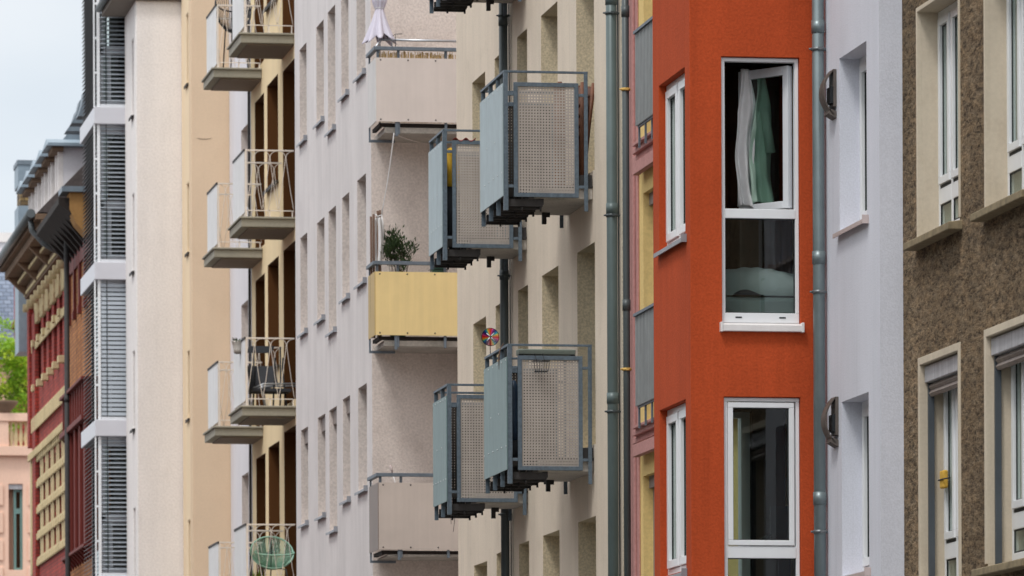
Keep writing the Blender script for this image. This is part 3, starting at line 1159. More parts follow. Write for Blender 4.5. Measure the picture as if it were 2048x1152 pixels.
floor_h = 2.88
cols = {
    'door_near': (1154.5, 1190, [506], 2.12),
    'window_near': (1084, 1117, [552], 1.42),
    'door_far': (1036, 1056, [582], 2.12),
    'window_mid': (991, 1012, [613], 1.42),
    'window_far': (946, 972, [649], 1.42)}
for k, (pf, pn, yh, hh) in cols.items():
    yF, yN, zh = fixed(pf, pn, yh[0])
    for fl in (-1, 0, 1):
        O.append((yN, yF, zh + fl * floor_h - hh, zh + fl * floor_h, 'door' in k))
w = MB()
wall(w, 'X', X4, y4n, y4f, 0, 15, [o[:4] for o in O], .45, 0, 1, 2)
w.box(X4 + .45, 20, y4n + .002, y4n + .3, 0, 15, 0)
w.box(X4 + .45, 20, y4f - .3, y4f, 0, 15, 0)
w.box(19.7, 20, y4n + .3, y4f - .3, 0, 15, 0)
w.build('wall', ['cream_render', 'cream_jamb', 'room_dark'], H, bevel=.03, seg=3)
r = MB()
r.prism([(X4 - .4, y4n + .02, 15), (15.5, y4n + .02, 18), (20.3, y4n + .02, 15)], (0, y4f - y4n - .03, 0))
r.build('roof', 'roof_slate_plain', H)
e = MB()
e.box(X4 - .012, X4 + .2, YE - .005 + .02, y4n - .003, 0, 15)
e.build('edge_strip', 'cream_gravel', H)
for (a0, a1, z0, z1, door) in O:
    m = MB()
    d = .24
    m.ring('X', X4, a0, a1, z0, z1, .06, d, d + .07)
    mid = (a0 + a1) / 2
    if not door:
        m.ab('X', X4, mid - .03, mid + .03, d, d + .07, z0 + .06, z1 - .06)
    fr = m.build('balcony_door' if door else 'window', 'white_pvc', H)
    pn = MB()
    pn.ab('X', X4, a0 + .06, a1 - .06, d + .03, d + .038, z0 + .06, z1 - .06)
    pn.build('pane', 'window_glass_dark', fr)
    if not door:
        sill(fr, 'X', X4, a0, a1, z0, out=.03, ov=.02, th=.025, depth=.24)

# pipes
zz = [atX(1224, yy, X4 - .08).z for yy in (25, 428, 795, 1180)]
q = atX(1224.5, 576, X4 - .085)
pipe(H, q.x, q.y, .2, 14.8, .056, 'green_pipe', joints=[atX(1224, 428, q.x).z, atX(1224, 808, q.x).z, atX(1224, 8, q.x).z],
     clamps=[atX(1224, 25, q.x).z, atX(1224, 427, q.x).z - .02, atX(1224, 824, q.x).z], clampmat='dark_pipe', dx=.03)
cb = MB()
cq = atX(1237.5, 576, X4 - .015)
cb.tube([(cq.x, cq.y, .5), (cq.x, cq.y, 14.8)], .008, 6)
cb.build('conductor_wire', 'dark_pipe', H)
q = atX(1008.5, 576, X4 - .085)
pipe(H, q.x, q.y, .2, 14.8, .05, 'dark_pipe', joints=[atX(1008, 560, q.x).z, atX(1008, 50, q.x).z], clamps=[atX(1008, 30, q.x).z, atX(1008, 552, q.x).z, atX(1008, 1030, q.x).z], clampmat='dark_pipe', dx=.03)
cq = atX(1020, 576, X4 - .015)
cb = MB()
cb.tube([(cq.x, cq.y, .5), (cq.x, cq.y, 14.8)], .008, 6)
cb.build('conductor_wire', 'dark_pipe', H)


def steel_balcony(px, Y0, zt, L, nst, sheet, label):
    """galvanised frame hung in front of a short concrete slab; x = 0 at the front post"""
    X0 = atY(px, 576, Y0).x
    b = MB()           # the frame: posts, rails
    hb = -1.47
    fb = .046
    for i in range(nst + 1):
        yy = Y0 + L * i / nst
        b.box(X0, X0 + fb, yy, yy + .012 if i else yy + .05, zt + hb, zt - .026)
        b.box(X0 + .002, X0 + fb - .002, yy + .001, yy + .011, zt + hb, zt - .026)
    b.box(X0 - .002, X0 + fb + .002, Y0, Y0 + L + .05, zt - .025, zt)            # front handrail
    for yy in (Y0, Y0 + L + .012):
        b.box(X0 + fb + .003, X0 + .897, yy, yy + .03, zt - .024, zt - .001)     # side handrail
        b.box(X0 + .855, X0 + .896, yy + .002, yy + .014, zt + hb, zt - .025)    # rear post
        for zz in (-.235, -1.20):
            b.box(X0 + fb + .001, X0 + .105, yy + .004, yy + .03, zt + zz - .03, zt + zz)
            b.box(X0 + .80, X0 + .854, yy + .004, yy + .03, zt + zz - .03, zt + zz)
    b.box(X0 + .01, X0 + .03, Y0 + .06, Y0 + L, zt - 1.30, zt - 1.25)
    fr = b.build('balcony', 'galvanised', H, bevel=.002)
    if label:
        fr['label'] = label
    fp = MB()          # front sheet
    fp.box(X0 - .012, X0 - .002, Y0 + .012, Y0 + L + .02, zt - 1.32, zt - .137)
    fp.build('front_sheet', sheet, fr)
    rv = MB()
    for row in (-.17, -.70, -1.07):
        n = 6 if row != -.70 else 2
        for i in range(n):
            yy = Y0 + .05 + (L - .06) * i / (n - 1) if n > 2 else Y0 + L * (.35 + .35 * i)
            rv.lathe([(0, -.008), (.007, -.006), (.010, -.001)], (X0 - .0115, yy, zt + row), 8, axis='X')
    rv.build('rivet', 'rivet', fr)
    for k, yy in enumerate((Y0 + .002, Y0 + L + .014)):
        pf = MB()
        pf.ring('Y', yy, X0 + .107, X0 + .797, zt - 1.327, zt - .124, .043, 0, .03)
        po = pf.build('panel_frame', 'galvanised', fr, bevel=.002)
        ps = MB()
        ps.box(X0 + .15, X0 + .754, yy + .013, yy + .016, zt - 1.284, zt - .167)
        ps.build('perforated_panel', 'perforated_shaded' if k else 'perforated_steel', fr)
    sl = MB()
    sl.box(X0 + .325, X4 - .002, Y0 + .045, Y0 + L, zt - 1.337, zt - 1.222)
    sl.build('slab', 'concrete', fr, bevel=.006)
    # floor plate, upstand beam, outrigger brackets
    dk = MB()
    dk.box(X0 + .05, X0 + .97, Y0 + .05, Y0 + L, zt - 1.215, zt - 1.19)
    dk.box(X0 + .80, X4 - .01, Y0 + .03, Y0 + .04, zt - 1.218, zt - 1.085)
    dk.build('floor_plate', 'dark_steel', fr)
    for i in range(nst + 1):
        dk = MB()
        yy = Y0 + .05 + (L - .1) * i / nst
        dk.box(X0 + .05, X0 + .42, yy, yy + .05, zt - 1.42, zt - 1.345)
        dk.box(X0 + .05, X0 + .40, yy + .055, yy + .075, zt - 1.445, zt - 1.40)
        dk.box(X0 + .22, X0 + .27, yy - .002, yy + .06, zt - 1.345, zt - 1.222)
        dk.box(X0 + .38, X0 + .43, yy - .002, yy + .06, zt - 1.40, zt - 1.338)
        for xx in (X0 + .2, X0 + .4):
            dk.tube([(xx, yy + .02, zt - 1.47), (xx, yy + .02, zt - 1.42)], .012, 6)
        dk.build('bracket', 'dark_steel', fr)
    dk = MB()
    for xx in (X0 + .62,):
        dk.box(xx, xx + .045, Y0 + L - .25, Y0 + L - .2, zt - 1.46, zt - 1.337)
        dk.box(xx + .046, xx + .085, Y0 + L - .24, Y0 + L - .21, zt - 1.385, zt - 1.337)
    dk.build('bracket', 'dark_steel', fr)
    return X0, fr


YN = 58.9
YF = 63.1
zNU = atY(1012, 140, YN).z
zNL = atY(1022, 687, YN).z
zFU = atY(890, 258, YF).z
zFL = atY(900, 767, YF).z
XA, balA = steel_balcony(1009, YN, zNU, 1.5, 3, 'sheet_blue', 'nearer upper balcony with a pale blue front sheet')
XB, balB = steel_balcony(1015, YN, zNL, 1.5, 3, 'sheet_green', 'nearer lower balcony with a dull green front sheet')
XC, balC = steel_balcony(887, YF, zFU, 1.0, 2, 'sheet_blue', 'farther upper balcony with a pale blue front sheet')
XD, balD = steel_balcony(894, YF, zFL, 1.0, 2, 'sheet_green', 'farther lower balcony with a dull green front sheet')
XE, balE = steel_balcony(888, YF, zFU + floor_h + .04, 1.0, 2, 'sheet_blue', 'balcony cut off by the top of the picture')

# ---- loose things on these balconies
# slatted wooden chairs folded against the wall
def folded_chair(x, y, z, lean, label):
    t_ = thing('folding_chair', label, 'chair', (x, y, z), 'folded wooden chairs on the steel balcony')
    fm, sm_ = MB(), MB()
    for dy in (0, .26):
        fm.tube([(x, y + dy, z), (x + lean * .55, y + dy, z + .5), (x + lean, y + dy, z + 1.1)], .024, 8)
        fm.tube([(x + .05, y + dy + .03, z), (x + .045 + lean * .7, y + dy + .03, z + 1.06)], .022, 8)
    fm.build('frame', 'wood_red', t_)
    for k in range(5):
        f_ = .5 + k * .1
        sm_.box(x + lean * f_ - .012, x + lean * f_ + .012, y, y + .27, z + f_ * 1.1, z + f_ * 1.1 + .075)
    sm_.build('backrest_slats', 'wood_red', t_)


zf = zNU - 1.19
folded_chair(XA + .85, YN + .16, zf, .02, 'folded wooden slat chair between perforated panel and post, upper near steel balcony')
folded_chair(XA + .83, YN + .22, zf, .17, 'folded wooden chair leaning out past the rear post of the upper near steel balcony')
folded_chair(XA + .64, YN + .30, zf + .02, .01, 'folded wooden chair whose tops peek over the perforated panel, upper near steel balcony')
# wire flower basket hooked over the perforated panel
bx = atY(1082, 735, YN - .05)
wb = MB()
ztb, zbb = atY(1082, 723, YN).z, atY(1082, 744, YN).z
for zz, hw, dd in ((ztb, .087, .05), (zbb, .068, .04)):
    wb.tube([(bx.x - hw, YN - .01 - dd * 2, zz), (bx.x + hw, YN - .01 - dd * 2, zz), (bx.x + hw, YN - .012, zz), (bx.x - hw, YN - .012, zz)], .004, 5, closed=True)
for k in range(7):
    q_ = -1 + 2 * k / 6
    wb.tube([(bx.x + q_ * .087, YN - .11, ztb), (bx.x + q_ * .068, YN - .09, zbb)], .0025, 4)
    wb.tube([(bx.x + q_ * .068, YN - .09, zbb), (bx.x + q_ * .068, YN - .012, zbb)], .0025, 4)
for q_ in (-.055, .03):
    wb.tube([(bx.x + q_, YN - .10, ztb), (bx.x + q_, YN - .02, ztb + .05), (bx.x + q_, YN + .01, ztb + .085), (bx.x + q_, YN + .04, ztb + .06)], .0035, 5)
o = wb.build('wire_basket', 'black_metal', None, origin=(bx.x, YN - .06, zbb))
tag(o, 'small empty black wire flower basket hooked over the perforated panel of the lower near balcony', 'basket')
# grey rolled clothes dryer / planter bar just above the panel
ga = MB()
xa0, xa1 = atY(1037, 704, YN + .1).x, atY(1150, 704, YN + .1).x
za = atY(1090, 704, YN + .1).z
ga.prism([(xa0, YN + .06, za - .028), (xa0, YN + .06, za + .022), (xa0, YN + .1, za + .03), (xa0, YN + .26, za + .03), (xa0, YN + .26, za - .028)], (xa1 - xa0, 0, 0))
o = ga.build('planter_box', 'awning_grey', None, bevel=.006, origin=((xa0 + xa1) / 2, YN + .15, za - .03))
tag(o, 'long grey-green planter box above the perforated panel of the lower near balcony', 'planter')
gb = MB()
for xx in (xa0 + .0, xa1 - .05):
    gb.box(xx, xx + .05, YN + .08, YN + .16, za - .075, za - .03)
gb.build('bracket', 'black_metal', o)
# blue cover inside the lower near balcony
tb = MB()
tx = XB + .085
tb.lathe([(.02, .0), (.055, .02), (.07, .2), (.066, .42), (.05, .56), (.02, .63), (0, .64)], (tx + .02, YN + .25, zNL - 1.0), 14)
o = tb.build('covered_bundle', 'tarp_blue', None, origin=(tx, YN + .25, zNL - 1.19))
tag(o, 'dark blue wrapped bundle in the gap beside the perforated panel, lower near balcony', 'bundle')
sx = MB()
sx.lathe([(.0, -.19), (.06, -.18), (.06, .0), (0, .0)], (tx + .02, YN + .25, zNL - 1.0), 12)
sx.build('foot', 'black_textile', o)
# bags on the far upper balcony
yb_ = MB()
yb_.lathe([(.0, 0), (.09, .02), (.105, .2), (.08, .36), (.03, .44), (0, .45)], (XC + .13, YF + .28, zFU - .62), 12)
o = yb_.build('bag', 'bag_yellow', None, origin=(XC + .13, YF + .28, zFU - 1.19))
tag(o, 'bright yellow bag glimpsed between post and perforated panel, upper far balcony', 'bag')
bt = MB()
bt.lathe([(0, -.57), (.1, -.56), (.11, -.2), (.08, .0), (0, .01)], (XC + .14, YF + .30, zFU - .62), 12)
bt.build('base', 'black_textile', o)
rd = MB()
rd.sheet(lambda u, v: (XC + .115 + .26 * u, YF - .004 + .06 * v, zFU - .112 + .02 * math.sin(u * 14) * (1 - v) - .012 * (v - .5) ** 2), 20, 4)
o = rd.build('red_cloth', 'bag_red', None, solid=.004, origin=(XC + .2, YF, zFU - .12))
tag(o, 'dark red cloth laid over the panel top of the upper far balcony', 'cloth')
# coiled plant hung on lower near gap
# pinwheel
pc = atY(980.5, 674, YN + 1.35)
pr = .094
W = thing('pinwheel', 'round rainbow garden pinwheel on a thin stick above the lower near steel balcony', 'pinwheel', (pc.x, pc.y, zNL - .02))
cols_ = [(236, 92, 70), (244, 150, 60), (246, 216, 90), (80, 190, 170), (36, 150, 200), (40, 70, 150), (70, 40, 110), (150, 50, 140), (230, 90, 160), (214, 40, 60)]
for i, c_ in enumerate(cols_):
    plain('pinwheel_%d' % i, col(*c_), .5, var=.03)
n = 40
bl = MB()
for i in range(n):
    th0, th1 = 2 * PI * i / n, 2 * PI * (i + 1) / n
    ci = i % 10
    bl.add([(pc.x + .012 * math.cos(th0), pc.y, pc.z + .012 * math.sin(th0)), (pc.x + pr * math.cos(th0), pc.y - .012, pc.z + pr * math.sin(th0)), (pc.x + pr * math.cos(th1), pc.y + .006, pc.z + pr * math.sin(th1)), (pc.x + .012 * math.cos(th1), pc.y, pc.z + .012 * math.sin(th1))], [(0, 1, 2, 3)], ci)
bl.build('vanes', ['pinwheel_%d' % i for i in range(10)], W)
wh = MB()
for k in range(4):
    th = PI / 4 + k * PI / 2 + .05
    wh.tube([(pc.x, pc.y - .016, pc.z), (pc.x + .06 * math.cos(th), pc.y - .016, pc.z + .06 * math.sin(th))], [.009, .003], 6)
wh.build('spokes', 'white_pvc', W)
rg = MB()
rg.tube([(pc.x + pr * math.cos(2 * PI * k / 40), pc.y - .003, pc.z + pr * math.sin(2 * PI * k / 40)) for k in range(40)], .0045, 6, closed=True)
rg.lathe([(0, -.026), (.014, -.022), (.014, .01)], (pc.x, pc.y, pc.z), 10, axis='Y')
rg.build('rim', 'black_metal', W)
pk = MB()
pk.tube([(pc.x, pc.y + .01, pc.z - .01), (pc.x + .002, pc.y + .012, zNL - .02)], .0045, 6)
pk.build('stick', 'black_metal', W)
# dry blade of grass bent over the lower front rail
db = MB()
dp = atX(1001.5, 690, XB - .03)
db.tube([(dp.x + .03, dp.y, zNL + .03), (dp.x - .005, dp.y, zNL - .03), (dp.x - .02, dp.y, zNL - .12), (dp.x - .02, dp.y, zNL - .25)], [.004, .006, .010, .002], 6)
o = db.build('dry_leaf', 'stick_brown', None, origin=(dp.x, dp.y, zNL))
tag(o, 'dried strap leaf hanging over the front rail of the lower near balcony', 'leaf')

# ================================================================== 5. lilac block with corner balconies
X5 = 10.35
Y5 = 74.0
Y5f = atX(591, 576, X5).y
X5i = 11.75
H = thing('apartment_house', 'pale lilac rendered block with tall narrow windows and solid-fronted corner balconies', 'house', (X5, 77, 0))
pxs = [(600.5, 614.5), (634, 649), (657, 672), (684, 698.5), (714.5, 732)]
rowsA = [(100, 287), (55, 250), (25, 266), (-15, 196), (-62, 157)]
rowsB = [(477, 669), (447, 643), (424, 667), (397, 600), (362, 571)]
rowsC = [(861, 1049), (836, 1034), (821, 1062), (799, 1002), (777, 982)]
ops5, shut = [], []
dxs = {0: 0, 1: 1.0, 2: 3.0}
for ri, rows in enumerate((rowsA, rowsB, rowsC)):
    for (pf, pn), (yh, ys) in zip(pxs, rows):
        dx_ = dxs[ri] - 1.0
        ops5.append(opX(X5, pf + dx_, yh, ys, pn + dx_))
        shut.append(ri == 2 and pf < 690)
# share jamb positions between floors
for c in range(5):
    n_ = sum(ops5[c + 5 * k][0] for k in range(3)) / 3
    f_ = sum(ops5[c + 5 * k][1] for k in range(3)) / 3
    for k in range(3):
        ops5[c + 5 * k][0], ops5[c + 5 * k][1] = n_, f_
w = MB()
wall(w, 'X', X5, Y5, Y5f, 0, 17, ops5, .4, 0, 1, 2)
w.box(X5 + .4, X5i, Y5, Y5 + .3, 0, 17, 3)
w.box(X5 + .004, X5 + .4, Y5 - .003, Y5, 0, 17, 3)
w.box(X5i, X5i + .3, y4f + .05, Y5 + .3, 0, 17, 3)
w.box(X5i + .3, 20, Y5 + .05, Y5 + .3, 0, 17, 3)
w.box(X5 + .4, 20, Y5f - .3, Y5f, 0, 17, 0)
w.box(19.7, 20, Y5 + .3, Y5f - .3, 0, 17, 0)
w.build('wall', ['lilac_render', 'warm_lit_render', 'room_dark', 'warm_lit_render'], H, bevel=.012)
r = MB()
r.prism([(X5 - .4, Y5 + .02, 17), (15.5, Y5 + .02, 20), (20.3, Y5 + .02, 17)], (0, Y5f - Y5 - .03, 0))
r.build('roof', 'roof_slate_plain', H)
for op, sh in zip(ops5, shut):
    a0, a1, z0, z1 = op
    m = MB()
    d = .19
    m.ring('X', X5, a0, a1, z0, z1, .05, d, d + .07)
    fr = m.build('window', 'white_pvc', H)
    pn = MB()
    pn.ab('X', X5, a0 + .05, a1 - .05, d + .03, d + .038, z0 + .05, z1 - .05)
    pn.build('pane', 'window_glass_dark', fr)
    sill(fr, 'X', X5, a0, a1, z0, out=.05, ov=.05, th=.03, depth=.18, mat='sill_metal', drop=.03)
    if sh:
        s_ = MB()
        s_.ab('X', X5, a0 + .01, a1 - .01, .05, .15, z1 - .2, z1 - .004)
        s_.build('roller_shutter', 'shutter', fr)

YB5 = 73.0


def corner_balcony(ytop, ybot, yrail, ysoff, pl, pe, mf, ms, label, end_top_gap):
    """solid sheet balcony in the inner corner; its wide face looks down the street"""
    Xl = atY(pl, (ytop + ybot) / 2, YB5).x
    zt, zb = atY(pl, ytop, YB5).z, atY(pl, ybot, YB5).z
    zr = atY(pl, yrail, YB5).z
    zs_ = atY(pl, ysoff, YB5).z
    Ye = atX(pe, ytop, Xl).y
    Xr = X5i
    rl = MB()
    rl.box(Xl - .03, Xr, YB5 - .03, YB5 + .03, zr - .045, zr)
    rl.box(Xl - .03, Xl + .03, YB5 + .03, Ye + .02, zr - .045, zr)
    for xx in (Xl + .01, Xl + .28, Xl + .9):
        rl.box(xx, xx + .035, YB5 + .012, YB5 + .035, zs_ - .02 if xx > Xl + .1 else zt - .1, zr - .045)
    rl.box(Xl, Xl + .02, Ye - .05, Ye - .01, zs_ - .045, zr - .045)
    rl.box(Xl + .25, Xl + .29, YB5 + .004, YB5 + .012, zs_ - .05, zb)
    rl.box(Xl + .0205, Xl + .34, Ye - .05, Ye - .01, zs_ - .045, zs_ - .012)
    b = rl.build('balcony', 'rail_steel', H, bevel=.003)
    b['label'] = label
    fp = MB()
    fp.box(Xl + .004, Xr, YB5 - .008, YB5 + .004, zb, zt)
    fp.build('front_panel', mf, b)
    ep = MB()
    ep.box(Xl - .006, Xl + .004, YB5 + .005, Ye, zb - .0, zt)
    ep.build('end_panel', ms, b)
    rv = MB()
    for xx in (Xl + .06, Xl + .42, Xl + .78):
        for zz in (zt - .03, zb + .03):
            rv.lathe([(0, -.006), (.008, -.005), (.011, 0)], (xx, YB5 - .008, zz), 8, axis='Y')
    rv.build('rivet', 'dark_steel', b)
    sl = MB()
    sl.box(Xl + .12, Xr, YB5 + .07, Y5 - .006, zs_, zb - .06)
    sl.build('slab', 'concrete', b, bevel=.008)
    dk = MB()
    dk.box(Xl + .05, Xr, YB5 + .06, YB5 + .12, zb - .055, zb - .01)
    dk.box(Xl + .05, Xl + .1, YB5 + .125, Ye, zb - .055, zb - .01)
    dk.build('edge_beam', 'black_soffit', b)
    return Xl, zt, zr, zb, zs_, Ye


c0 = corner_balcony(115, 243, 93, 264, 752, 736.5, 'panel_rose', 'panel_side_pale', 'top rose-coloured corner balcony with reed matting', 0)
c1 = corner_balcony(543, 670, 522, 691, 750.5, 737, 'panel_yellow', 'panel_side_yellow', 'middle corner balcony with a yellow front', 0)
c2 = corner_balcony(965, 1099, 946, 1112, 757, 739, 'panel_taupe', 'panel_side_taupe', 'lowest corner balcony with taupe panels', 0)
# reed matting of the top balcony
rm = MB()
xr0 = c0[0] + .04
for i in range(150):
    xx = xr0 + i * .0102
    zz = c0[2] - .045 - random.random() * .05
    if random.random() < .12:
        continue
    rm.tube([(xx, YB5 + .045 + random.uniform(-.004, .004), c0[3]), (xx + random.uniform(-.003, .003), YB5 + .045, zz)], .0048, 5)
o = rm.build('reed_mat', 'reed', None, origin=(c0[0] + .5, YB5 + .045, c0[3]))
tag(o, 'golden reed matting behind the rail of the top rose-coloured corner balcony', 'reed mat')
# steel awning tube above the rail
aw = MB()
za = atY(840, 81, YB5 + .3).z
xa = atY(764, 81, YB5 + .3).x
aw.tube([(xa, YB5 + .3, za), (X5i, YB5 + .3, za)], .016, 10)
aw.tube([(xa, YB5 + .3, za), (xa - .03, YB5 + .26, za - .02), (xa - .11, YB5 + .14, za - .13)], .014, 8)
aw.tube([(xa + .13, YB5 + .3, za + .02), (xa + .13, YB5 + .28, za - .12), (xa + .16, YB5 + .05, c0[2])], .008, 6)
o = aw.build('drying_rail', 'silver_metal', None, origin=(xa, YB5 + .3, c0[2]))
tag(o, 'thin silver tube drying rail above the top rose-coloured corner balcony', 'rail')
# closed parasol
px_ = atY(759, 40, YB5 + .35)
P_ = thing('parasol', 'closed pale lilac parasol tied up, hanging above the top corner balcony', 'parasol', (px_.x, YB5 + .35, c0[3]))
pm = MB()
zb_ = atY(758, 80, YB5 + .35).z
zk = atY(758, 18, YB5 + .35).z
n = 64


def par(u, v):
    th = 2 * PI * u
    z = zb_ + (zk + .3 - zb_) * v
    if z > zk:
        rr = .055 + .035 * min(1, (z - zk) / .1)
        rr *= 1 + .10 * math.cos(9 * th)
    else:
        q_ = (zk - z) / (zk - zb_)
        rr = .052 + .128 * q_ ** 1.2
        rr *= 1 + (.22 * q_ + .06) * math.cos(8 * th + .7) + .07 * q_ * math.sin(3 * th)
    sag = .035 * math.cos(8 * th + .7) * (1 - v) ** 4 + .03 * math.sin(2 * th + 1) * (1 - v) ** 3
    return (px_.x + rr * math.cos(th), YB5 + .35 + rr * math.sin(th), z - sag)


pm.sheet(par, 96, 40)
pm.build('canopy', 'parasol_cloth', P_, solid=.004)
pp = MB()
pp.tube([(px_.x, YB5 + .35, c0[3]), (px_.x, YB5 + .35, zk + .9)], .016, 10)
pp.build('pole', 'silver_metal', P_)
tb = MB()
tb.tube([(px_.x + .056 * math.cos(2 * PI * k / 20), YB5 + .35 + .056 * math.sin(2 * PI * k / 20), zk + .01) for k in range(20)], .008, 6, closed=True)
tb.build('tie_band', 'cloth_white', P_)
rb = MB()
for k in range(8):
    th = 2 * PI * k / 8 + .1
    rb.tube([(px_.x + .02 * math.cos(th), YB5 + .35 + .02 * math.sin(th), zk - .05), (px_.x + .11 * math.cos(th), YB5 + .35 + .11 * math.sin(th), zb_ + .03)], .006, 5)
rb.build('ribs', 'black_metal', P_)
# wire hook on the rail
hk = MB()
hp = atY(790, 80, YB5 + .1)
hk.tube([(hp.x, YB5 + .05, c0[2]), (hp.x, YB5 + .06, hp.z + .07), (hp.x + .09, YB5 + .05, hp.z + .075)], .005, 5)
hk.tube([(hp.x, YB5 + .06, hp.z + .07), (hp.x - .03, YB5 + .1, hp.z + .05)], .004, 5)
o = hk.build('rail_hook', 'black_metal', None, origin=(hp.x, YB5 + .05, c0[2]))
tag(o, 'thin black wire hook clamped on the rail beside the closed parasol', 'hook')
# stakes with white cloth on the yellow balcony, and a cord up to the slab above
stx = [(742, 433), (747.5, 428), (756, 421), (761, 419)]
S_ = thing('windbreak', 'rolled white cloth windbreak with brown wooden stakes standing in the yellow balcony', 'windbreak', (atY(752, 560, YB5 + .4).x, YB5 + .4, c1[3]))
for k, (qx, qy) in enumerate(stx):
    a_ = atY(qx, qy, YB5 + .4)
    m = MB()
    m.tube([(a_.x + .004, YB5 + .4 + .02 * k, c1[3]), (a_.x, YB5 + .4 + .02 * k, a_.z)], .015, 8)
    m.build('stake', 'stick_brown', S_)
cl = MB()
xa, xb = atY(750, 500, YB5 + .4).x, atY(768.5, 500, YB5 + .4).x
zc0, zc1 = atY(760, 528, YB5 + .4).z, atY(760, 436, YB5 + .4).z
cl.sheet(lambda u, v: (xa + (xb - xa) * u * (.62 + .38 * math.sin(PI * (.15 + .75 * (1 - v)))), YB5 + .43 + .03 * math.sin(u * 8), zc0 + (zc1 - zc0) * v + .03 * u * (v - .5)), 16, 20)
cl.build('cloth', 'cloth_white', S_, solid=.006)
cd = MB()
top_ = atY(788, 266, YB5 + .03)
bot_ = atY(763, 430, YB5 + .4)
pts = []
for k in range(9):
    f_ = k / 8
    p_ = top_.lerp(bot_, f_)
    pts.append((p_.x + .012 * math.sin(PI * f_), p_.y, p_.z))
cd.tube(pts, .0075, 6)
cd.tube([bot_, (bot_.x - .05, bot_.y, bot_.z - .02), (bot_.x - .08, bot_.y, bot_.z + .01)], .009, 6)
cd.tube([bot_, (bot_.x + .02, bot_.y, bot_.z - .1), (bot_.x + .025, bot_.y, bot_.z - .28)], .008, 6)
o = cd.build('cord', 'cloth_white', None, origin=tuple(top_))
tag(o, 'white cord stretched from the top balcony slab down to the wooden stakes', 'cord')
cd = MB()
t2, b2 = atY(790, 269, YB5 + .1), atY(862, 290, YB5 + .5)
cd.tube([t2, t2.lerp(b2, .35) - Vector((0, 0, .015)), t2.lerp(b2, .7) - Vector((0, 0, .012)), b2], .006, 6)
o = cd.build('cord', 'panel_rose', None, origin=tuple(t2))
tag(o, 'slack pale cord hanging in a shallow curve under the top corner balcony slab', 'cord')
# oleander in a pot
pl = atY(795, 500, YB5 + .5)
T_ = thing('potted_shrub', 'bushy dark green narrow-leaved shrub growing above the yellow balcony front', 'plant', (pl.x, YB5 + .5, c1[3]))
lf, tw = MB(), MB()
zp = c1[3] + .28
tw.lathe([(.0, 0), (.10, 0), (.13, .28), (.12, .28), (0, .26)], (pl.x, YB5 + .5, c1[3]), 14)
tw.build('pot', 'planter_green', T_)
tw = MB()
rnd = random.Random(4)
clusters = [(780, 500, 70), (776, 485, 60), (790, 492, 60), (784, 472, 42), (797, 505, 50), (806, 498, 34), (813, 512, 26), (822, 495, 22), (824, 503, 12), (800, 522, 40), (806, 532, 26), (788, 520, 50), (775, 512, 46), (803, 487, 26), (816, 520, 14), (800, 540, 12), (795, 478, 20)]
stem = Vector((pl.x, YB5 + .5, zp))
for cx, cy, nlf in clusters:
    c_ = atY(cx, cy, YB5 + .5 + rnd.uniform(-.1, .12))
    mid = stem.lerp(c_, .5) + Vector((rnd.uniform(-.02, .02), 0, .05))
    tw.tube([stem, mid, c_], [.007, .005, .002], 5)
    for k in range(int(nlf * 1.9)):
        p_ = c_ + Vector((rnd.gauss(0, .038), rnd.gauss(0, .05), rnd.gauss(0, .042)))
        d_ = (p_ - stem).normalized() + Vector((rnd.gauss(0, .5), rnd.gauss(0, .5), rnd.gauss(.15, .45)))
        d_.normalize()
        sd = d_.cross(Vector((rnd.gauss(0, 1), rnd.gauss(0, 1), rnd.gauss(0, 1)))).normalized()
        L_ = rnd.uniform(.05, .085)
        w_ = rnd.uniform(.007, .011)
        lf.add([p_, p_ + d_ * L_ * .5 + sd * w_, p_ + d_ * L_, p_ + d_ * L_ * .5 - sd * w_], [(0, 1, 2, 3)])
lf.build('foliage', 'leaf_dark', T_)
tw.build('stem', 'bark', T_)
# green planter behind the yellow rail
gp = MB()
ga, gb_ = atY(864, 535, YB5 + .12), atY(888, 541, YB5 + .12)
gp.prism([(ga.x, YB5 + .06, ga.z), (gb_.x, YB5 + .06, ga.z), (gb_.x - .012, YB5 + .06, c1[1] - .14), (ga.x + .012, YB5 + .06, c1[1] - .14)], (0, .16, 0))
o = gp.build('planter_box', 'planter_green', None, bevel=.004, origin=((ga.x + gb_.x) / 2, YB5 + .14, c1[1] - .14))
tag(o, 'small dark green planter hooked behind the rail of the yellow balcony', 'planter')
wr = MB()
for xx in (ga.x - .03, gb_.x + .03):
    wr.tube([(xx, YB5 + .05, c1[1] - .1), (xx, YB5 + .05, ga.z - .03), (xx, YB5 + .2, ga.z - .03)], .005, 5)
wr.tube([(ga.x - .03, YB5 + .05, ga.z - .03), (gb_.x + .03, YB5 + .05, ga.z - .03)], .005, 5)
wr.build('hanger', 'black_metal', o)
# white brush stick on the lowest balcony
a_, b_ = atY(780.5, 930, YB5 + .3), atY(793, 975, YB5 + .3)
m = MB()
m.tube([(b_.x, YB5 + .3, b_.z - .4), b_, a_.lerp(b_, .35)], [.008, .008, .009], 6)
o = m.build('long_brush', 'sill_white', None, origin=(b_.x, YB5 + .3, b_.z - .4))
tag(o, 'white handled brush leaning out of the lowest taupe balcony', 'brush')
m = MB()
m.tube([a_.lerp(b_, .4), a_], [.012, .017], 8)
m.build('brush_head', 'sill_pink', o)
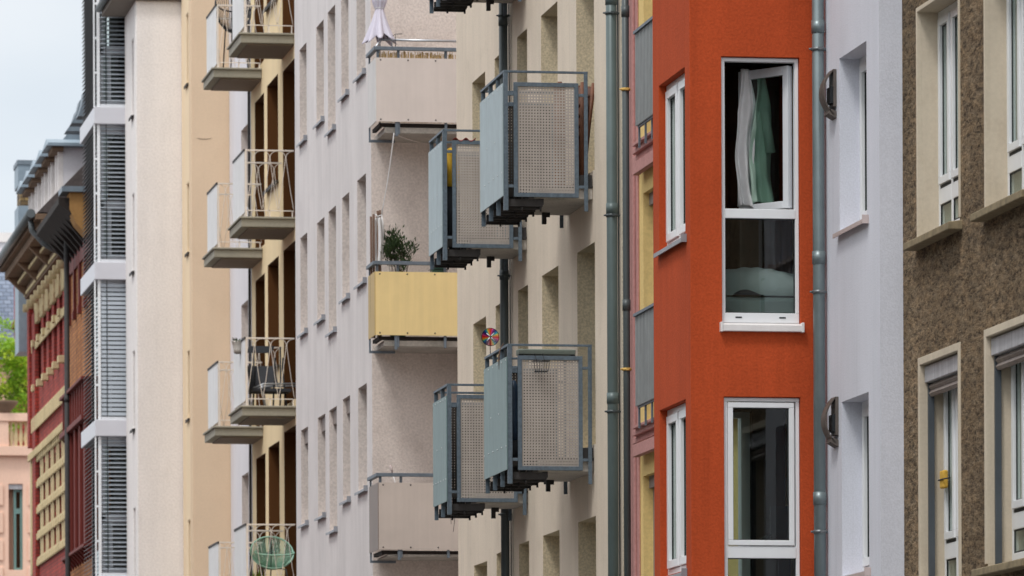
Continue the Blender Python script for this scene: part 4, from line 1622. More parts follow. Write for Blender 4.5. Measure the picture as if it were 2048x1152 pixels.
# wire loop hanging from the lower far steel balcony
m = MB()
wx = atY(905, 1030, YF + .3)
m.tube([(wx.x, wx.y, zFL - 1.44), (wx.x - .02, wx.y, wx.z - .02), (wx.x - .015, wx.y, wx.z - .1)], .003, 5)
m.tube([(wx.x + .02, wx.y, zFL - 1.44), (wx.x + .022, wx.y, wx.z - .08), (wx.x + .008, wx.y, wx.z - .19)], .003, 5)
o = m.build('loose_wire', 'black_metal', None, origin=(wx.x, wx.y, zFL - 1.44))
tag(o, 'thin loose wire dangling under the lower far steel balcony', 'wire')
# ================================================================== 6. ochre block with wrought-iron balconies
X6 = 11.06
y6n = Y5f + .05
y6f = atX(503.5, 576, X6).y
H = thing('apartment_house', 'ochre yellow block with scrolled white iron balconies and deep brown openings', 'house', (X6, 88, 0))
ops6 = []
kinds = []
dn = (atX(596, 576, X6).y - .25, atX(567, 576, X6).y)
wn = (atX(557.5, 576, X6).y, atX(535.5, 576, X6).y)
df = (atX(529.5, 576, X6).y, atX(511, 576, X6).y)
for hd, hw, hf, sw in ((142, 172, 205, 381), (502, 532, 563, 745), (866, 897, 919, 1106), (-222, -192, -160, 17)):
    z = atX(567, hd, X6).z
    ops6.append([dn[0], dn[1], z - 2.45, z]); kinds.append('balcony_door')
    z = atX(535, hw, X6).z
    ops6.append([wn[0], wn[1], atX(535, sw, X6).z, z]); kinds.append('window')
    z = atX(511, hf, X6).z
    ops6.append([df[0], df[1], z - 2.45, z]); kinds.append('balcony_door')
w = MB()
wall(w, 'X', X6, y6n, y6f, 0, 18, ops6, .45, 0, 1, 2)
w.box(X6 + .45, 20, y6n, y6n + .3, 0, 18, 0)
w.box(X6 + .45, 20, y6f - .3, y6f, 0, 18, 0)
w.box(19.7, 20, y6n + .3, y6f - .3, 0, 18, 0)
w.build('wall', ['ochre_render', 'brown_jamb', 'room_dark'], H, bevel=.02)
r = MB()
r.prism([(X6 - .4, y6n + .02, 18), (15.5, y6n + .02, 21), (20.3, y6n + .02, 18)], (0, y6f - y6n - .03, 0))
r.build('roof', 'roof_slate_plain', H)
for op, kd in zip(ops6, kinds):
    a0, a1, z0, z1 = op
    m = MB()
    d = .30
    m.ring('X', X6, a0, a1, z0, z1, .06, d, d + .07)
    fr = m.build(kd, 'dark_wood', H)
    pn = MB()
    pn.ab('X', X6, a0 + .06, a1 - .06, d + .03, d + .038, z0 + .06, z1 - .06)
    pn.build('pane', 'window_glass_dark', fr)
    if kd == 'window':
        sill(fr, 'X', X6, a0, a1, z0, out=.07, ov=.05, th=.06, depth=.28, mat='dark_steel', caps=False)


def scroll_pattern(mb, p0, ex, zb, zt, n, off=0.0, r=.0052):
    """n repeats of the iron pattern: V-legs that meet near the top, fan into the handrail and loop at the foot"""
    wd = ex.length / n
    e = ex.normalized()
    h = zt - zb

    def P(s, z):
        q = p0 + e * s
        return (q.x, q.y, zb + h * z)
    for i in range(n):
        c = wd * (i + .5 + off)
        for sg in (-1, 1):
            pts = []
            for k in range(7):          # flare at the top, quarter arc into the rail
                th = PI / 2 * k / 6
                pts.append(P(c + sg * (wd * .48 - wd * .46 * math.sin(th)), 1 - .10 * (1 - math.cos(th))))
            pts.append(P(c + sg * wd * .05, .80))
            pts.append(P(c + sg * wd * .30, .30))
            pts.append(P(c + sg * wd * .42, .12))
            pts.append(P(c + sg * wd * .45, .06))
            pts.append(P(c + sg * wd * .49, .015))
            pts = [q_ for q_ in pts if -1e-6 <= (Vector((q_[0], q_[1], 0)) - Vector((p0.x, p0.y, 0))).dot(e) <= ex.length + 1e-6]
            if len(pts) > 1:
                mb.tube(pts, r, 5)


def iron_balcony(Y0, L, Xf, zt_slab, zrail_top, zrail_bot, label=None, th=.16):
    s = MB()
    s.box(Xf - .02, X6 - .002, Y0, Y0 + L, zt_slab - th, zt_slab - .035)
    s.box(Xf - .05, X6 - .002, Y0 - .03, Y0 + L + .03, zt_slab - .034, zt_slab)
    sl = s.build('balcony', ['slab_edge'], H, bevel=.01)
    if label:
        sl['label'] = label
    un = MB()
    un.box(Xf + .10, X6 - .003, Y0 + .08, Y0 + L - .08, zt_slab - th - .02, zt_slab - th - .001)
    un.build('slab_underside', 'slab_under', sl)
    xs_ = Xf + .06
    for yy in (Y0 + .05, Y0 + L - .05):
        rl = MB()
        rl.box(xs_, X6 - .01, yy - .012, yy + .012, zrail_top - .022, zrail_top)
        rl.box(xs_, X6 - .01, yy - .008, yy + .008, zrail_bot - .014, zrail_bot)
        scroll_pattern(rl, Vector((xs_, yy, 0)), Vector((X6 - .01 - xs_, 0, 0)), zrail_bot, zrail_top - .02, 3)
        for q in (.02, .5, .98):
            xx = xs_ + (X6 - .02 - xs_) * q
            rl.box(xx - .008, xx + .008, yy - .008, yy + .008, zt_slab, zrail_bot)
        rl.build('railing', 'wrought_white', sl)
    rl = MB()
    rl.box(xs_ - .012, xs_ + .012, Y0 + .062, Y0 + L - .062, zrail_top - .022, zrail_top)
    for q in (0, 1):
        yy = Y0 + .05 + (L - .1) * q
        rl.box(xs_ - .012, xs_ + .012, yy - .012, yy + .012, zt_slab, zrail_top - .023)
    for k in range(7):
        yy = Y0 + .2 + (L - .4) * k / 6
        rl.box(xs_ - .008, xs_ + .008, yy - .012, yy + .012, zt_slab, zrail_bot - .02)
    rl.box(xs_ - .011, xs_ + .011, Y0 + .062, Y0 + L - .062, zrail_bot - .02, zrail_bot)
    rl.build('front_rail', 'wrought_white', sl)
    sh = MB()
    n = 22
    for i in range(n):
        y0_ = Y0 + .05 + (L - .1) * i / n
        sh.box(xs_ - .024 - (.003 if i % 2 else 0), xs_ - .018, y0_, y0_ + (L - .1) / n, zrail_bot - .04, zrail_top - .03)
    sh.build('front_sheet', 'sheet_white', sl)
    ed = MB()
    ed.box(xs_ - .035, xs_ - .013, Y0 + .04, Y0 + L - .04, zrail_top - .028, zrail_top + .006)
    ed.build('sheet_edge', 'dark_steel', sl)
    return xs_


Y6n, Y6r = 87.6, 91.83
Xf6 = atY(485, 440, Y6n).x
balc6 = []
for k, (yn, ynr, ynb, lab) in enumerate(((65, -68, 48, 'nearer iron balcony at the top edge'), (433, 298, 419, 'nearer iron balcony of the middle storey'), (811, 674, 796, 'nearer iron balcony carrying a black lounger'), (1184, 1047, 1169, 'nearer iron balcony carrying a mint cord chair'))):
    zs_ = atY(495, yn, Y6n).z
    balc6.append(iron_balcony(Y6n, 1.6, Xf6, zs_, atY(495, ynr, Y6n).z, atY(495, ynb, Y6n).z, lab) and zs_)
Xf6r = atY(430.5, 500, Y6r).x
for k, (yn, ynr, ynb, lab) in enumerate(((135, 8, 123, 'farther iron balcony at the top edge, with a black round chair'), (495, 365, 482, 'farther iron balcony of the middle storey'), (852, 722, 839, 'farther iron balcony below the lounger'), (1214, 1083, 1200, 'farther iron balcony at the bottom edge'))):
    zs_ = atY(440, yn, Y6r).z
    iron_balcony(Y6r, 1.5, Xf6r, zs_, atY(440, ynr, Y6r).z, atY(440, ynb, Y6r).z, lab)
zfloor_lounge, zfloor_mint, zfloor_top = balc6[2], balc6[3], atY(440, 135, Y6r).z
# ---- black reclining lounger
s6 = F / 88.0
cx = atY(530, 760, Y6n + .6).x
Lg = thing('lounger', 'black reclining garden lounger with silver armrests on the middle iron balcony', 'lounger', (cx, Y6n + .6, zfloor_lounge))
yb0 = Y6n + .75


def zpx(y, Y, px=530):
    return atY(px, y, Y).z


def xpx(x, Y, y=760):
    return atY(x, y, Y).x


m = MB()
m.prism([(xpx(500, yb0), yb0, zpx(786, yb0)), (xpx(557, yb0), yb0, zpx(772, yb0)), (xpx(553, yb0), yb0 + .25, zpx(729, yb0)), (xpx(498, yb0), yb0 + .25, zpx(729, yb0))], (0, .02, 0))
m.build('backrest', 'black_textile', Lg)
m = MB()
m.prism([(xpx(500, yb0), yb0 + .3, zpx(702, yb0)), (xpx(548, yb0), yb0 + .3, zpx(702, yb0)), (xpx(555, yb0), yb0 + .33, zpx(688, yb0)), (xpx(503, yb0), yb0 + .33, zpx(688, yb0))], (0, .05, 0))
m.build('headrest', 'black_textile', Lg)
m = MB()
m.box(xpx(497, yb0), xpx(575, yb0), yb0 - .5, yb0, zpx(788, yb0), zpx(782, yb0))
m.build('seat', 'black_textile', Lg)
m = MB()
for yy, xo in ((yb0 - .45, 0), (yb0 - .02, .05)):
    m.tube([(xpx(500, yb0) + xo, yy, zpx(782, yb0)), (xpx(520, yb0) + xo, yy, zpx(773, yb0)), (xpx(590, yb0) + xo, yy, zpx(772, yb0))], .015, 8)
    m.tube([(xpx(516, yb0) + xo, yy, zpx(774, yb0)), (xpx(519, yb0) + xo, yy, zpx(792, yb0)), (xpx(524, yb0) + xo, yy, zfloor_lounge)], .014, 8)
    m.build('armrest', 'silver_metal', Lg)
    m = MB()
m = MB()
for xo in (0, .42):
    m.tube([(xpx(500, yb0) + xo, yb0 - .4, zfloor_lounge), (xpx(508, yb0) + xo, yb0, zpx(775, yb0)), (xpx(512, yb0) + xo, yb0 + .3, zpx(690, yb0))], .013, 6)
    m.tube([(xpx(555, yb0) + xo * .3, yb0 + .3, zpx(712, yb0)), (xpx(552, yb0) + xo * .3, yb0 + .2, zpx(735, yb0)), (xpx(540, yb0) + xo * .5, yb0 - .4, zfloor_lounge)], .014, 6)
m.build('frame', 'black_metal', Lg)
# ---- flower pot hung outside the railing sheet
fy = Y6n + .6
fp = atY(474.5, 692, fy)
P_ = thing('flower_pot', 'small white flower pot with a dark succulent hooked outside a white balcony sheet', 'flower pot', (fp.x, fy, fp.z - .1))
m = MB()
m.lathe([(0, -.09), (.055, -.09), (.06, -.06), (.078, .04), (.086, .05), (.086, .075), (.074, .075), (.07, .05), (0, .045)], (fp.x, fy, fp.z), 18)
m.build('pot', 'terracotta_white', P_)
m = MB()
m.lathe([(0, -.125), (.055, -.12), (.075, -.09), (.06, -.09)], (fp.x + .012, fy, fp.z), 14)
m.build('saucer', 'soffit_grey', P_)
m = MB()
rnd = random.Random(9)
for k in range(70):
    th = rnd.uniform(0, 2 * PI)
    el = rnd.uniform(.1, 1.2)
    r0 = rnd.uniform(0, .06)
    b0 = Vector((fp.x + r0 * math.cos(th), fy + r0 * math.sin(th), fp.z + .05))
    d_ = Vector((math.cos(th) * math.cos(el), math.sin(th) * math.cos(el), math.sin(el)))
    L_ = rnd.uniform(.05, .105)
    sd = d_.cross(Vector((0, 0, 1))).normalized() * .012
    m.add([b0 - sd, b0 + sd, b0 + d_ * L_ * .7 + sd * .8, b0 + d_ * L_, b0 + d_ * L_ * .7 - sd * .8], [(0, 1, 2, 3, 4)])
m.build('succulent', 'leaf_dark', P_)
# ---- mint green cord chair and a dark one on the top balcony
def cord_chair(c, rx, rz, tilt, mat, fmat, zfloor, label, nstr=72):
    T = thing('cord_chair', label, 'chair', (c.x, c.y, zfloor))
    ex_ = Vector((1, .15, 0)).normalized()
    ez_ = Vector((0, math.sin(tilt), math.cos(tilt)))
    ey_ = ex_.cross(ez_)
    rim = [c + ex_ * rx * math.cos(2 * PI * k / 48) + ez_ * rz * math.sin(2 * PI * k / 48) for k in range(48)]
    m_ = MB()
    m_.tube(rim, .013, 7, closed=True)
    cc = c - ez_ * rz * .05 - ey_ * (-.0)
    low = [c - Vector((0, .30, 0)) + Vector((0, 0, -.02)) + ex_ * rx * .93 * math.cos(2 * PI * k / 48) + (ez_ * .35 + Vector((0, -.1, -.15))) * rz * math.sin(2 * PI * k / 48) for k in range(48)]
    m_.tube([low[k] for k in range(24, 49)] if False else low[20:48] + low[:5], .012, 7)
    m_.build('rim', mat, T)
    seat_c = c + Vector((0, .12, -rz * .72))
    s_ = MB()
    for k in range(nstr):
        a_ = 2 * PI * k / nstr
        p_ = c + ex_ * rx * math.cos(a_) + ez_ * rz * math.sin(a_)
        q_ = seat_c + ex_ * .10 * math.cos(a_) + Vector((0, .06 * math.sin(a_), .02 * math.sin(a_)))
        md = p_.lerp(q_, .5) + Vector((0, .10, -.01))
        s_.tube([p_, md, q_], .0055, 4)
        if mat == 'mint_cord':
            p2 = low[int(k * 48 / nstr) % 48]
            if math.sin(a_) < .3:
                s_.tube([p2, p2.lerp(q_, .55) + Vector((0, -.02, -.05)), q_], .0055, 4)
    s_.build('cords', mat, T)
    f_ = MB()
    f_.tube([seat_c + ex_ * .11 * math.cos(2 * PI * k / 20) + Vector((0, .07 * math.sin(2 * PI * k / 20), 0)) for k in range(20)], .012, 6, closed=True)
    for sx_ in (-1, 1):
        f_.tube([seat_c + ex_ * .1 * sx_, c + ex_ * rx * .55 * sx_ + Vector((0, -.3, -rz * .85)), (c + ex_ * rx * .7 * sx_ + Vector((0, -.34, 0))).to_2d().to_3d() + Vector((0, 0, zfloor))], .011, 6)
    f_.tube([c + ez_ * rz, c + Vector((0, .08, 0)), seat_c, (seat_c + Vector((0, .25, 0))).to_2d().to_3d() + Vector((0, 0, zfloor))], .011, 6)
    f_.build('legs', fmat, T)
    return T


mc = atY(544, 1105, Y6n + .75)
cord_chair(mc, .345, .33, R(38), 'mint_cord', 'black_metal', zfloor_mint, 'mint green round cord chair on the lowest iron balcony')
tc = atY(466, 30, Y6r + .55)
cord_chair(Vector((tc.x, tc.y, tc.z + .1)), .30, .46, R(25), 'black_textile', 'black_metal', zfloor_top, 'black round cord chair on the farther top iron balcony', nstr=36)
# leaves under the mint chair
m = MB()
gp_ = atY(514, 1140, Y6n + .9)
for k in range(26):
    a_ = rnd.uniform(0, 2 * PI)
    b0 = Vector((gp_.x + rnd.uniform(-.05, .06), gp_.y, zfloor_mint + .02))
    tp_ = b0 + Vector((rnd.uniform(-.05, .08), rnd.uniform(-.05, .05), rnd.uniform(.18, .42)))
    sd = Vector((.016, 0, 0))
    m.add([b0, b0.lerp(tp_, .6) + sd, tp_, b0.lerp(tp_, .6) - sd], [(0, 1, 2, 3)])
o = m.build('leafy_plant', 'leaf_lime', None, origin=(gp_.x, gp_.y, zfloor_mint))
tag(o, 'small bright green plant on the floor behind the mint cord chair', 'plant')

# ================================================================== 7. narrow pale house
Y8 = 96.5
H = thing('apartment_house', 'narrow pale grey-white house strip behind the iron balconies', 'house', (X6, 95, 0))
ops7 = [opX(X6, 482.5, 262, 425, 496), opX(X6, 483, 611, 775, 496.5), opX(X6, 484, 952, 1110, 497.5), opX(X6, 482, -85, 80, 495.5)]
w = MB()
wall(w, 'X', X6, y6f + .02, Y8 - .01, 0, 18, ops7, .4, 0, 1, 2)
w.box(X6 + .4, 20, y6f + .02, y6f + .3, 0, 18, 0)
w.box(X6 + .4, 20, Y8 - .3, Y8 - .01, 0, 18, 0)
w.box(19.7, 20, y6f + .3, Y8 - .3, 0, 18, 0)
w.build('wall', ['pale_wall', 'warm_lit_render', 'room_dark'], H)
r = MB()
r.prism([(X6 - .3, y6f + .03, 18), (15.5, y6f + .03, 21), (20.3, y6f + .03, 18)], (0, Y8 - y6f - .06, 0))
r.build('roof', 'roof_slate_plain', H)
for op in ops7:
    a0, a1, z0, z1 = op
    m = MB()
    m.ring('X', X6, a0, a1, z0, z1, .06, .2, .27)
    fr = m.build('window', 'white_pvc', H)
    pn = MB()
    pn.ab('X', X6, a0 + .06, a1 - .06, .23, .238, z0 + .06, z1 - .06)
    pn.build('pane', 'window_glass_dark', fr)
p_ = atX(503, 576, X6 - .03)
pipe(H, p_.x, y6f + .05, .2, 17.5, .022, 'dark_steel')

# ================================================================== 8. peach block
X8 = atY(383, 576, Y8).x
H = thing('apartment_house', 'smooth peach block whose blank gable faces down the street, beside the off-white roughcast house', 'house', (X8, 98, 0))
Y9 = 98.0
w = MB()
ops8 = []
for yh, ys in ((20, 160), (362, 500), (700, 834), (1040, 1170)):
    zs0, zs1 = atX(380, ys, X8).z, atX(380, yh, X8).z
    ops8.append([Y8 + .35, Y8 + .75, zs0, zs1])
wall(w, 'X', X8, Y8 + .3, Y9 - .02, 0, 19, ops8, .3, 1, 1, 2)
w.box(X8, 20, Y8, Y8 + .3, 0, 19, 0)
w.box(X8 + .3, 20, Y9 - .32, Y9 - .02, 0, 19, 0)
w.box(19.7, 20, Y8 + .3, Y9 - .32, 0, 19, 0)
w.build('wall', ['peach_render', 'peach_lit', 'room_dark'], H, bevel=.02)
r = MB()
r.prism([(X8 - .3, Y8 - .2, 19), (15.5, Y8 - .2, 22), (20.3, Y8 - .2, 19)], (0, Y9 - Y8 - .05, 0))
r.build('roof', 'roof_slate_plain', H)
for op in ops8:
    a0, a1, z0, z1 = op
    m = MB()
    m.ring('X', X8, a0, a1, z0, z1, .05, .2, .27)
    fr = m.build('window', 'white_pvc', H)
    pn = MB()
    pn.ab('X', X8, a0 + .05, a1 - .05, .23, .238, z0 + .05, z1 - .05)
    pn.build('pane', 'window_glass_dark', fr)
    sill(fr, 'X', X8, a0, a1, z0, out=.035, ov=.02, th=.05, depth=.2, mat='dark_steel', caps=False)
ck = MB()
q0, q1 = atY(393, 276, Y8 - .004), atY(425, 276, Y8 - .004)
pts = [q0.lerp(q1, k / 8) + Vector((0, 0, -.018 * math.sin(PI * k / 8))) for k in range(9)]
ck.tube(pts, [.001, .003, .004, .004, .004, .0035, .003, .002, .001], 5)
ck.build('crack', 'peach_shadow' if 'peach_shadow' in MATS else 'stick_brown', H)

# ================================================================== 9. off-white roughcast house with eaves
X9 = atY(273, 576, Y9).x
Yg = 100.0
H = thing('apartment_house', 'off-white roughcast house with a grey eave and gutter, beside the glazed bay house', 'house', (X9, 105, 0))
ops9 = []
for yh, ys in ((75, 228), (387, 541), (703, 857), (1018, 1170)):
    zs0, zs1 = atX(268, ys, X9).z, atX(268, yh, X9).z
    ops9.append([Y9 + .35, atX(264.5, 576, X9).y, zs0, zs1])
w = MB()
zt9 = atY(320, 1, Y9).z
wall(w, 'X', X9, Y9 + .3, Yg - .05, 0, zt9, ops9, .3, 0, 0, 1)
w.box(X9, 20, Y9, Y9 + .3, 0, zt9, 0)
w.box(X9 + .3, 20, Yg - .35, Yg - .05, 0, zt9, 0)
w.box(19.7, 20, Y9 + .3, Yg - .35, 0, zt9, 0)
w.build('wall', ['offwhite_roughcast', 'room_dark'], H, bevel=.03, seg=3)
for op in ops9:
    a0, a1, z0, z1 = op
    m = MB()
    m.ring('X', X9, a0, a1, z0, z1, .06, .17, .24)
    fr = m.build('window', 'white_pvc', H)
    pn = MB()
    pn.ab('X', X9, a0 + .06, a1 - .06, .2, .208, z0 + .06, z1 - .06)
    pn.build('pane', 'window_glass_dark', fr)
    sill(fr, 'X', X9, a0, a1, z0, out=.05, ov=.03, th=.05, depth=.17, mat='dark_steel', caps=False)
r = MB()
ov = .40
r.prism([(X9 - ov, Y9 - .12, zt9), (X9 - ov, Y9 - .12, zt9 + .14), (15, Y9 - .12, zt9 + 3.2), (20.4, Y9 - .12, zt9 + .14), (20.4, Y9 - .12, zt9)], (0, Yg - .05 - Y9 + .12, 0))
rf = r.build('roof', ['soffit_grey'], H)
gt = MB()
gx = X9 - ov - .06
prof = [(gx + .065 * math.cos(a_), Y9 - .14, zt9 + .13 + .065 * math.sin(a_)) for a_ in [PI + PI * k / 10 for k in range(11)]]
prof += [(gx + .055 * math.cos(a_), Y9 - .14, zt9 + .13 + .055 * math.sin(a_)) for a_ in [PI + PI * k / 10 for k in range(10, -1, -1)]]
gt.prism(prof, (0, Yg - Y9 + .05, 0))
gt.build('gutter', 'gutter_zinc', rf)

# ================================================================== 10. glazed bay house with venetian blinds
Xg = atY(195.5, 576, Yg).x
H = thing('apartment_house', 'modern white bay house with glazed corners behind venetian blinds', 'house', (Xg, 108, 0))
Ygf = atX(168.5, 576, Xg).y
lv = [(-97, -62), (215, 249), (525, 560), (840, 873), (1152, 1187)]
bands = [(atY(220, b, Yg).z, atY(220, a, Yg).z) for a, b in lv]      # (bottom, top)
XgR = X9 + 2.2
m = MB()
for zb_, zt_ in bands:
    m.box(Xg - .06, XgR, Yg - .08, Ygf + .1, zb_, zt_)
m.box(Xg + .45, XgR, Yg + .7, Ygf - .15, 0, bands[0][1] - .01, 1)
m.box(Xg - .12, XgR, Yg - .10, Ygf + .1, 0, bands[4][0] - 2.4)
m.build('floor_band', ['band_white', 'room_dark'], H, bevel=.012)
r = MB()
r.box(Xg - .2, XgR + .1, Yg - .18, Ygf + .18, bands[0][1] + .002, bands[0][1] + .25)
r.build('roof', 'roof_slate_plain', H)
for i in range(4):
    z1 = bands[i][0] - .003
    z0 = bands[i + 1][1] + .003
    # frame with corner posts
    post = MB()
    post.box(Xg + .0, Xg + .05, Yg, Yg + .05, z0, z1)
    m = post
    m.box(Xg - .06, Xg - .035, Yg, Yg + .04, z0, z1)
    for q in range(1, 4):
        zq = z0 + (z1 - z0) * q / 4
        m.box(Xg - .035, Xg, Yg + .01, Yg + .03, zq - .02, zq + .02)
    m = MB()
    m.box(Xg + .055, XgR, Yg - .03, Yg + .14, z0, z0 + .05)
    m.box(Xg + .05, XgR, Yg + .14, Yg + .2, z0, z0 + .14)
    m.box(Xg + .05, XgR, Yg + .14, Yg + .2, z1 - .16, z1)
    m.box(Xg + .05, XgR, Yg + .14, Yg + .2, z0 + .95, z0 + 1.1)
    m.box(Xg + .05, Xg + .13, Yg + .14, Yg + .2, z0 + .14, z1 - .16)
    m.box(Xg + .2, Xg + .26, Yg + .142, Yg + .198, z0 + .14, z0 + .95)
    for q in (0, 1):
        y_ = Yg + .2 + (Ygf - Yg - .3) * q
        m.box(Xg + .12, Xg + .2, y_, y_ + .06, z0, z1)
    m.box(Xg + .12, Xg + .2, Yg + .2, Ygf - .1, z0 + .001, z0 + .08)
    fr = m.build('window', 'grey_pvc', H)
    post.build('corner_post', 'white_pvc', fr)
    pn = MB()
    pn.box(Xg + .13, XgR, Yg + .16, Yg + .168, z0 + .14, z1 - .16)
    pn.box(Xg + .16, Xg + .168, Yg + .26, Ygf - .1, z0, z1)
    pn.build('pane', 'window_glass', fr)
    # blinds: slats across the face that looks down the street
    bl = MB()
    n = 30 if i != 2 else 30
    closed = (i == 2)
    xr = XgR if closed or i in (0, 3) else Xg + .16
    sp = (z1 - z0 - .12) / n
    for k in range(n):
        zz = z1 - .06 - sp * k
        if closed:
            bl.prism([(Xg + .055, Yg + .03, zz), (Xg + .055, Yg + .02, zz - sp * .74), (Xg + .055, Yg + .026, zz - sp * .74), (Xg + .055, Yg + .038, zz)], (XgR - Xg - .06, 0, 0))
        elif i == 9:
            bl.box(Xg + .055, Xg + .17, Yg + .02, Yg + .075, zz - .006, zz + .006)
            if k > 17:
                bl.box(Xg + .1701, XgR, Yg + .03, Yg + .085, zz - .005, zz + .005)
        else:
            bl.prism([(Xg + .055, Yg + .085, zz + .012), (Xg + .055, Yg + .02, zz - .016), (Xg + .055, Yg + .02, zz - .024), (Xg + .055, Yg + .085, zz + .004)], (XgR - Xg - .06, 0, 0))
    b_ = bl.build('venetian_blind', 'blind_light', fr)
    tp = MB()
    for xx in (Xg + .155, Xg + .6):
        tp.box(xx, xx + .012, Yg + .012, Yg + .018, z0 + .06, z1)
    tp.build('blind_tape', 'gasket', fr)
    # street-side blinds, dark, half open
    db = MB()
    n = 34
    sp = (z1 - z0) / n
    for k in range(n):
        zz = z0 + sp * (k + .5)
        db.prism([(Xg - .03, Yg + .06, zz - .022), (Xg - .03, Yg + .06, zz - .034), (Xg + .05, Yg + .06, zz + .022), (Xg + .05, Yg + .06, zz + .034)], (0, Ygf - Yg - .1, 0))
    db.build('venetian_blind', 'blind_dark', fr)
# ================================================================== 11. maroon oriel house (dark eave)
X11 = 9.3
Y11 = Ygf + .25
Y11f = atX(139, 576, X11).y
H = thing('apartment_house', 'old ochre brick house with a maroon timber oriel and a black carved eave', 'house', (X11, 113, 0))
zE = atX(160, 476, X11).z
m = MB()
m.box(X11, 20, Y11, Y11f, 0, zE)
m.build('wall', 'ochre_brick', H)
# black eave and sloped soffit brackets
ev = MB()
xe = atX(95, 506, X11).x
pe0 = atX(78, 520, X11 - .62)
ev.prism([(X11 - .62, Y11 - .1, zE + .30), (X11 - .62, Y11 - .1, zE + .42), (X11 + .4, Y11 - .1, zE + .42), (X11 + .1, Y11 - .1, zE - .15), (X11 - .02, Y11 - .1, zE - .15)], (0, Y11f - Y11 + .1, 0))
for k in range(8):
    yy = Y11 + (Y11f - Y11) * (k + .5) / 8
    ev.prism([(X11 - .55, yy, zE + .30), (X11 - .003, yy, zE + .30), (X11 - .003, yy, zE - .35)], (0, .14, 0))
ev.build('eave', 'black_soffit', H)
gb = MB()
q = atY(150, 430, Y11 + .2)
gx0, gz1, gz0 = atY(138, 420, Y11).x, atY(150, 386, Y11).z, atY(150, 470, Y11).z
gb.prism([(gx0, Y11 - .12, gz1), (gx0, Y11 - .12, gz0 + .45), (gx0 + .12, Y11 - .12, gz0 + .2), (gx0 + .3, Y11 - .12, gz0), (gx0 + 2, Y11 - .12, gz0), (gx0 + 2, Y11 - .12, gz1)], (0, .6, 0))
gb.build('gable', 'ochre_plaster', H)
gc = MB()
gc.box(gx0 - .14, gx0 + 2.1, Y11 - .2, Y11 + .6, gz1 + .002, gz1 + .1)
gc.build('gable_coping', 'roof_slate_plain', H)
rf = MB()
rf.prism([(X11 - .3, Y11 + .7, zE + .43), (X11 + 1.6, Y11 + .7, zE + 3.2), (X11 + 6, Y11 + .7, zE + 3.2), (20, Y11 + .7, zE + .43)], (0, Y11f - Y11 - .7, 0))
rf.build('roof', 'dark_tiles', H)
# oriel of maroon boards
orl = MB()
zo = [atX(160, yy, X11).z for yy in (778, 858, 1105, 1128)]
ya, yb_ = Y11 + .02, Y11f - .15
xo = X11 - .16
orl.box(xo - .06, X11 - .002, ya, yb_, zo[0] - .06, zo[0])
orl.box(xo - .06, X11 - .002, ya, yb_, zo[1] - .05, zo[1] + .05)
orl.box(xo - .03, X11 - .002, ya, yb_, zo[2] - .06, zo[2])
orl.box(xo + .06, X11 - .002, ya + .02, yb_ - .02, zo[2], zo[0] - .06)
n = 9
for k in range(n + 1):
    yy = ya + .02 + (yb_ - ya - .12) * k / n
    orl.box(xo, xo + .058, yy, yy + .09, zo[1] + .05, zo[0] - .06)
    if k % 2 == 0:
        orl.box(xo, xo + .058, yy, yy + .12, zo[2], zo[1] - .05)
    orl.prism([(xo - .02, yy, zo[1] - .06), (X11 - .003, yy, zo[1] - .06), (X11 - .003, yy, zo[1] - .24)], (0, .06, 0))
    orl.prism([(xo - .02, yy, zo[2] - .061), (X11 - .003, yy, zo[2] - .061), (X11 - .003, yy, zo[2] - .26)], (0, .08, 0))
orl.build('oriel', 'maroon_wood', H, bevel=.01)
ar = MB()
zs_ = [atX(155, yy, X11).z for yy in (545, 625)]
n = 4
for k in range(n + 1):
    yy = ya + .05 + (yb_ - ya - .25) * k / n
    ar.box(X11 - .05, X11 - .002, yy, yy + .16, zs_[1], zs_[0] + .3)
    ar.box(X11 - .07, X11 - .002, yy - .03, yy + .19, zs_[1] - .1, zs_[1] + .05)
ar.box(X11 - .045, X11 - .002, ya, yb_, zs_[0] + .08, zs_[0] + .5)
ar.build('arch_trim', 'maroon_wood', H)
pd = atX(134, 700, X11 - .2)
pipe(H, pd.x, pd.y, .2, zE, .05, 'dark_steel', joints=[zE - 3])

# ================================================================== 12. red brick house with cream stone dressings
X12 = 9.3
Y12 = Y11f + .05
Y12f = atX(66, 800, X12).y
H = thing('apartment_house', 'red brick house with cream stone bands and a deep bracketed cornice', 'house', (X12, 120, 0))
zc = atX(120, 520, X12).z           # underside of cornice at the near end
m = MB()
L12 = Y12f - Y12
wops = []
n = 6


def zat(px, py):
    return atX(px, py, X12).z


zt_up, zb_up = zat(127, 572), zat(127, 775)
zt_lo, zb_lo = zat(127, 890), zat(127, 1075)
for k in range(n):
    yy = Y12 + L12 * (k + .5) / (n + .9)
    wops.append([yy - .36, yy + .36, zb_up + .55, zt_up])
    wops.append([yy - .33, yy + .33, zb_lo, zt_lo])
wall(m, 'X', X12, Y12, Y12f, 0, zc + .5, wops, .4, 0, 0, 1)
m.box(X12 + .4, 20, Y12, Y12 + .3, 0, zc + .5, 0)
m.box(X12 + .4, 20, Y12f - .3, Y12f, 0, zc + .5, 0)
m.box(19.7, 20, Y12 + .3, Y12f - .3, 0, zc + .5, 0)
m.build('wall', ['red_brick', 'room_dark'], H)
for (a0, a1, z0, z1) in wops:
    m = MB()
    m.ring('X', X12, a0, a1, z0, z1, .08, .2, .27)
    fr = m.build('window', 'dark_wood', H)
    pn = MB()
    pn.ab('X', X12, a0 + .08, a1 - .08, .23, .238, z0 + .08, z1 - .08)
    pn.build('pane', 'window_glass_dark', fr)
st = MB()
up = .0
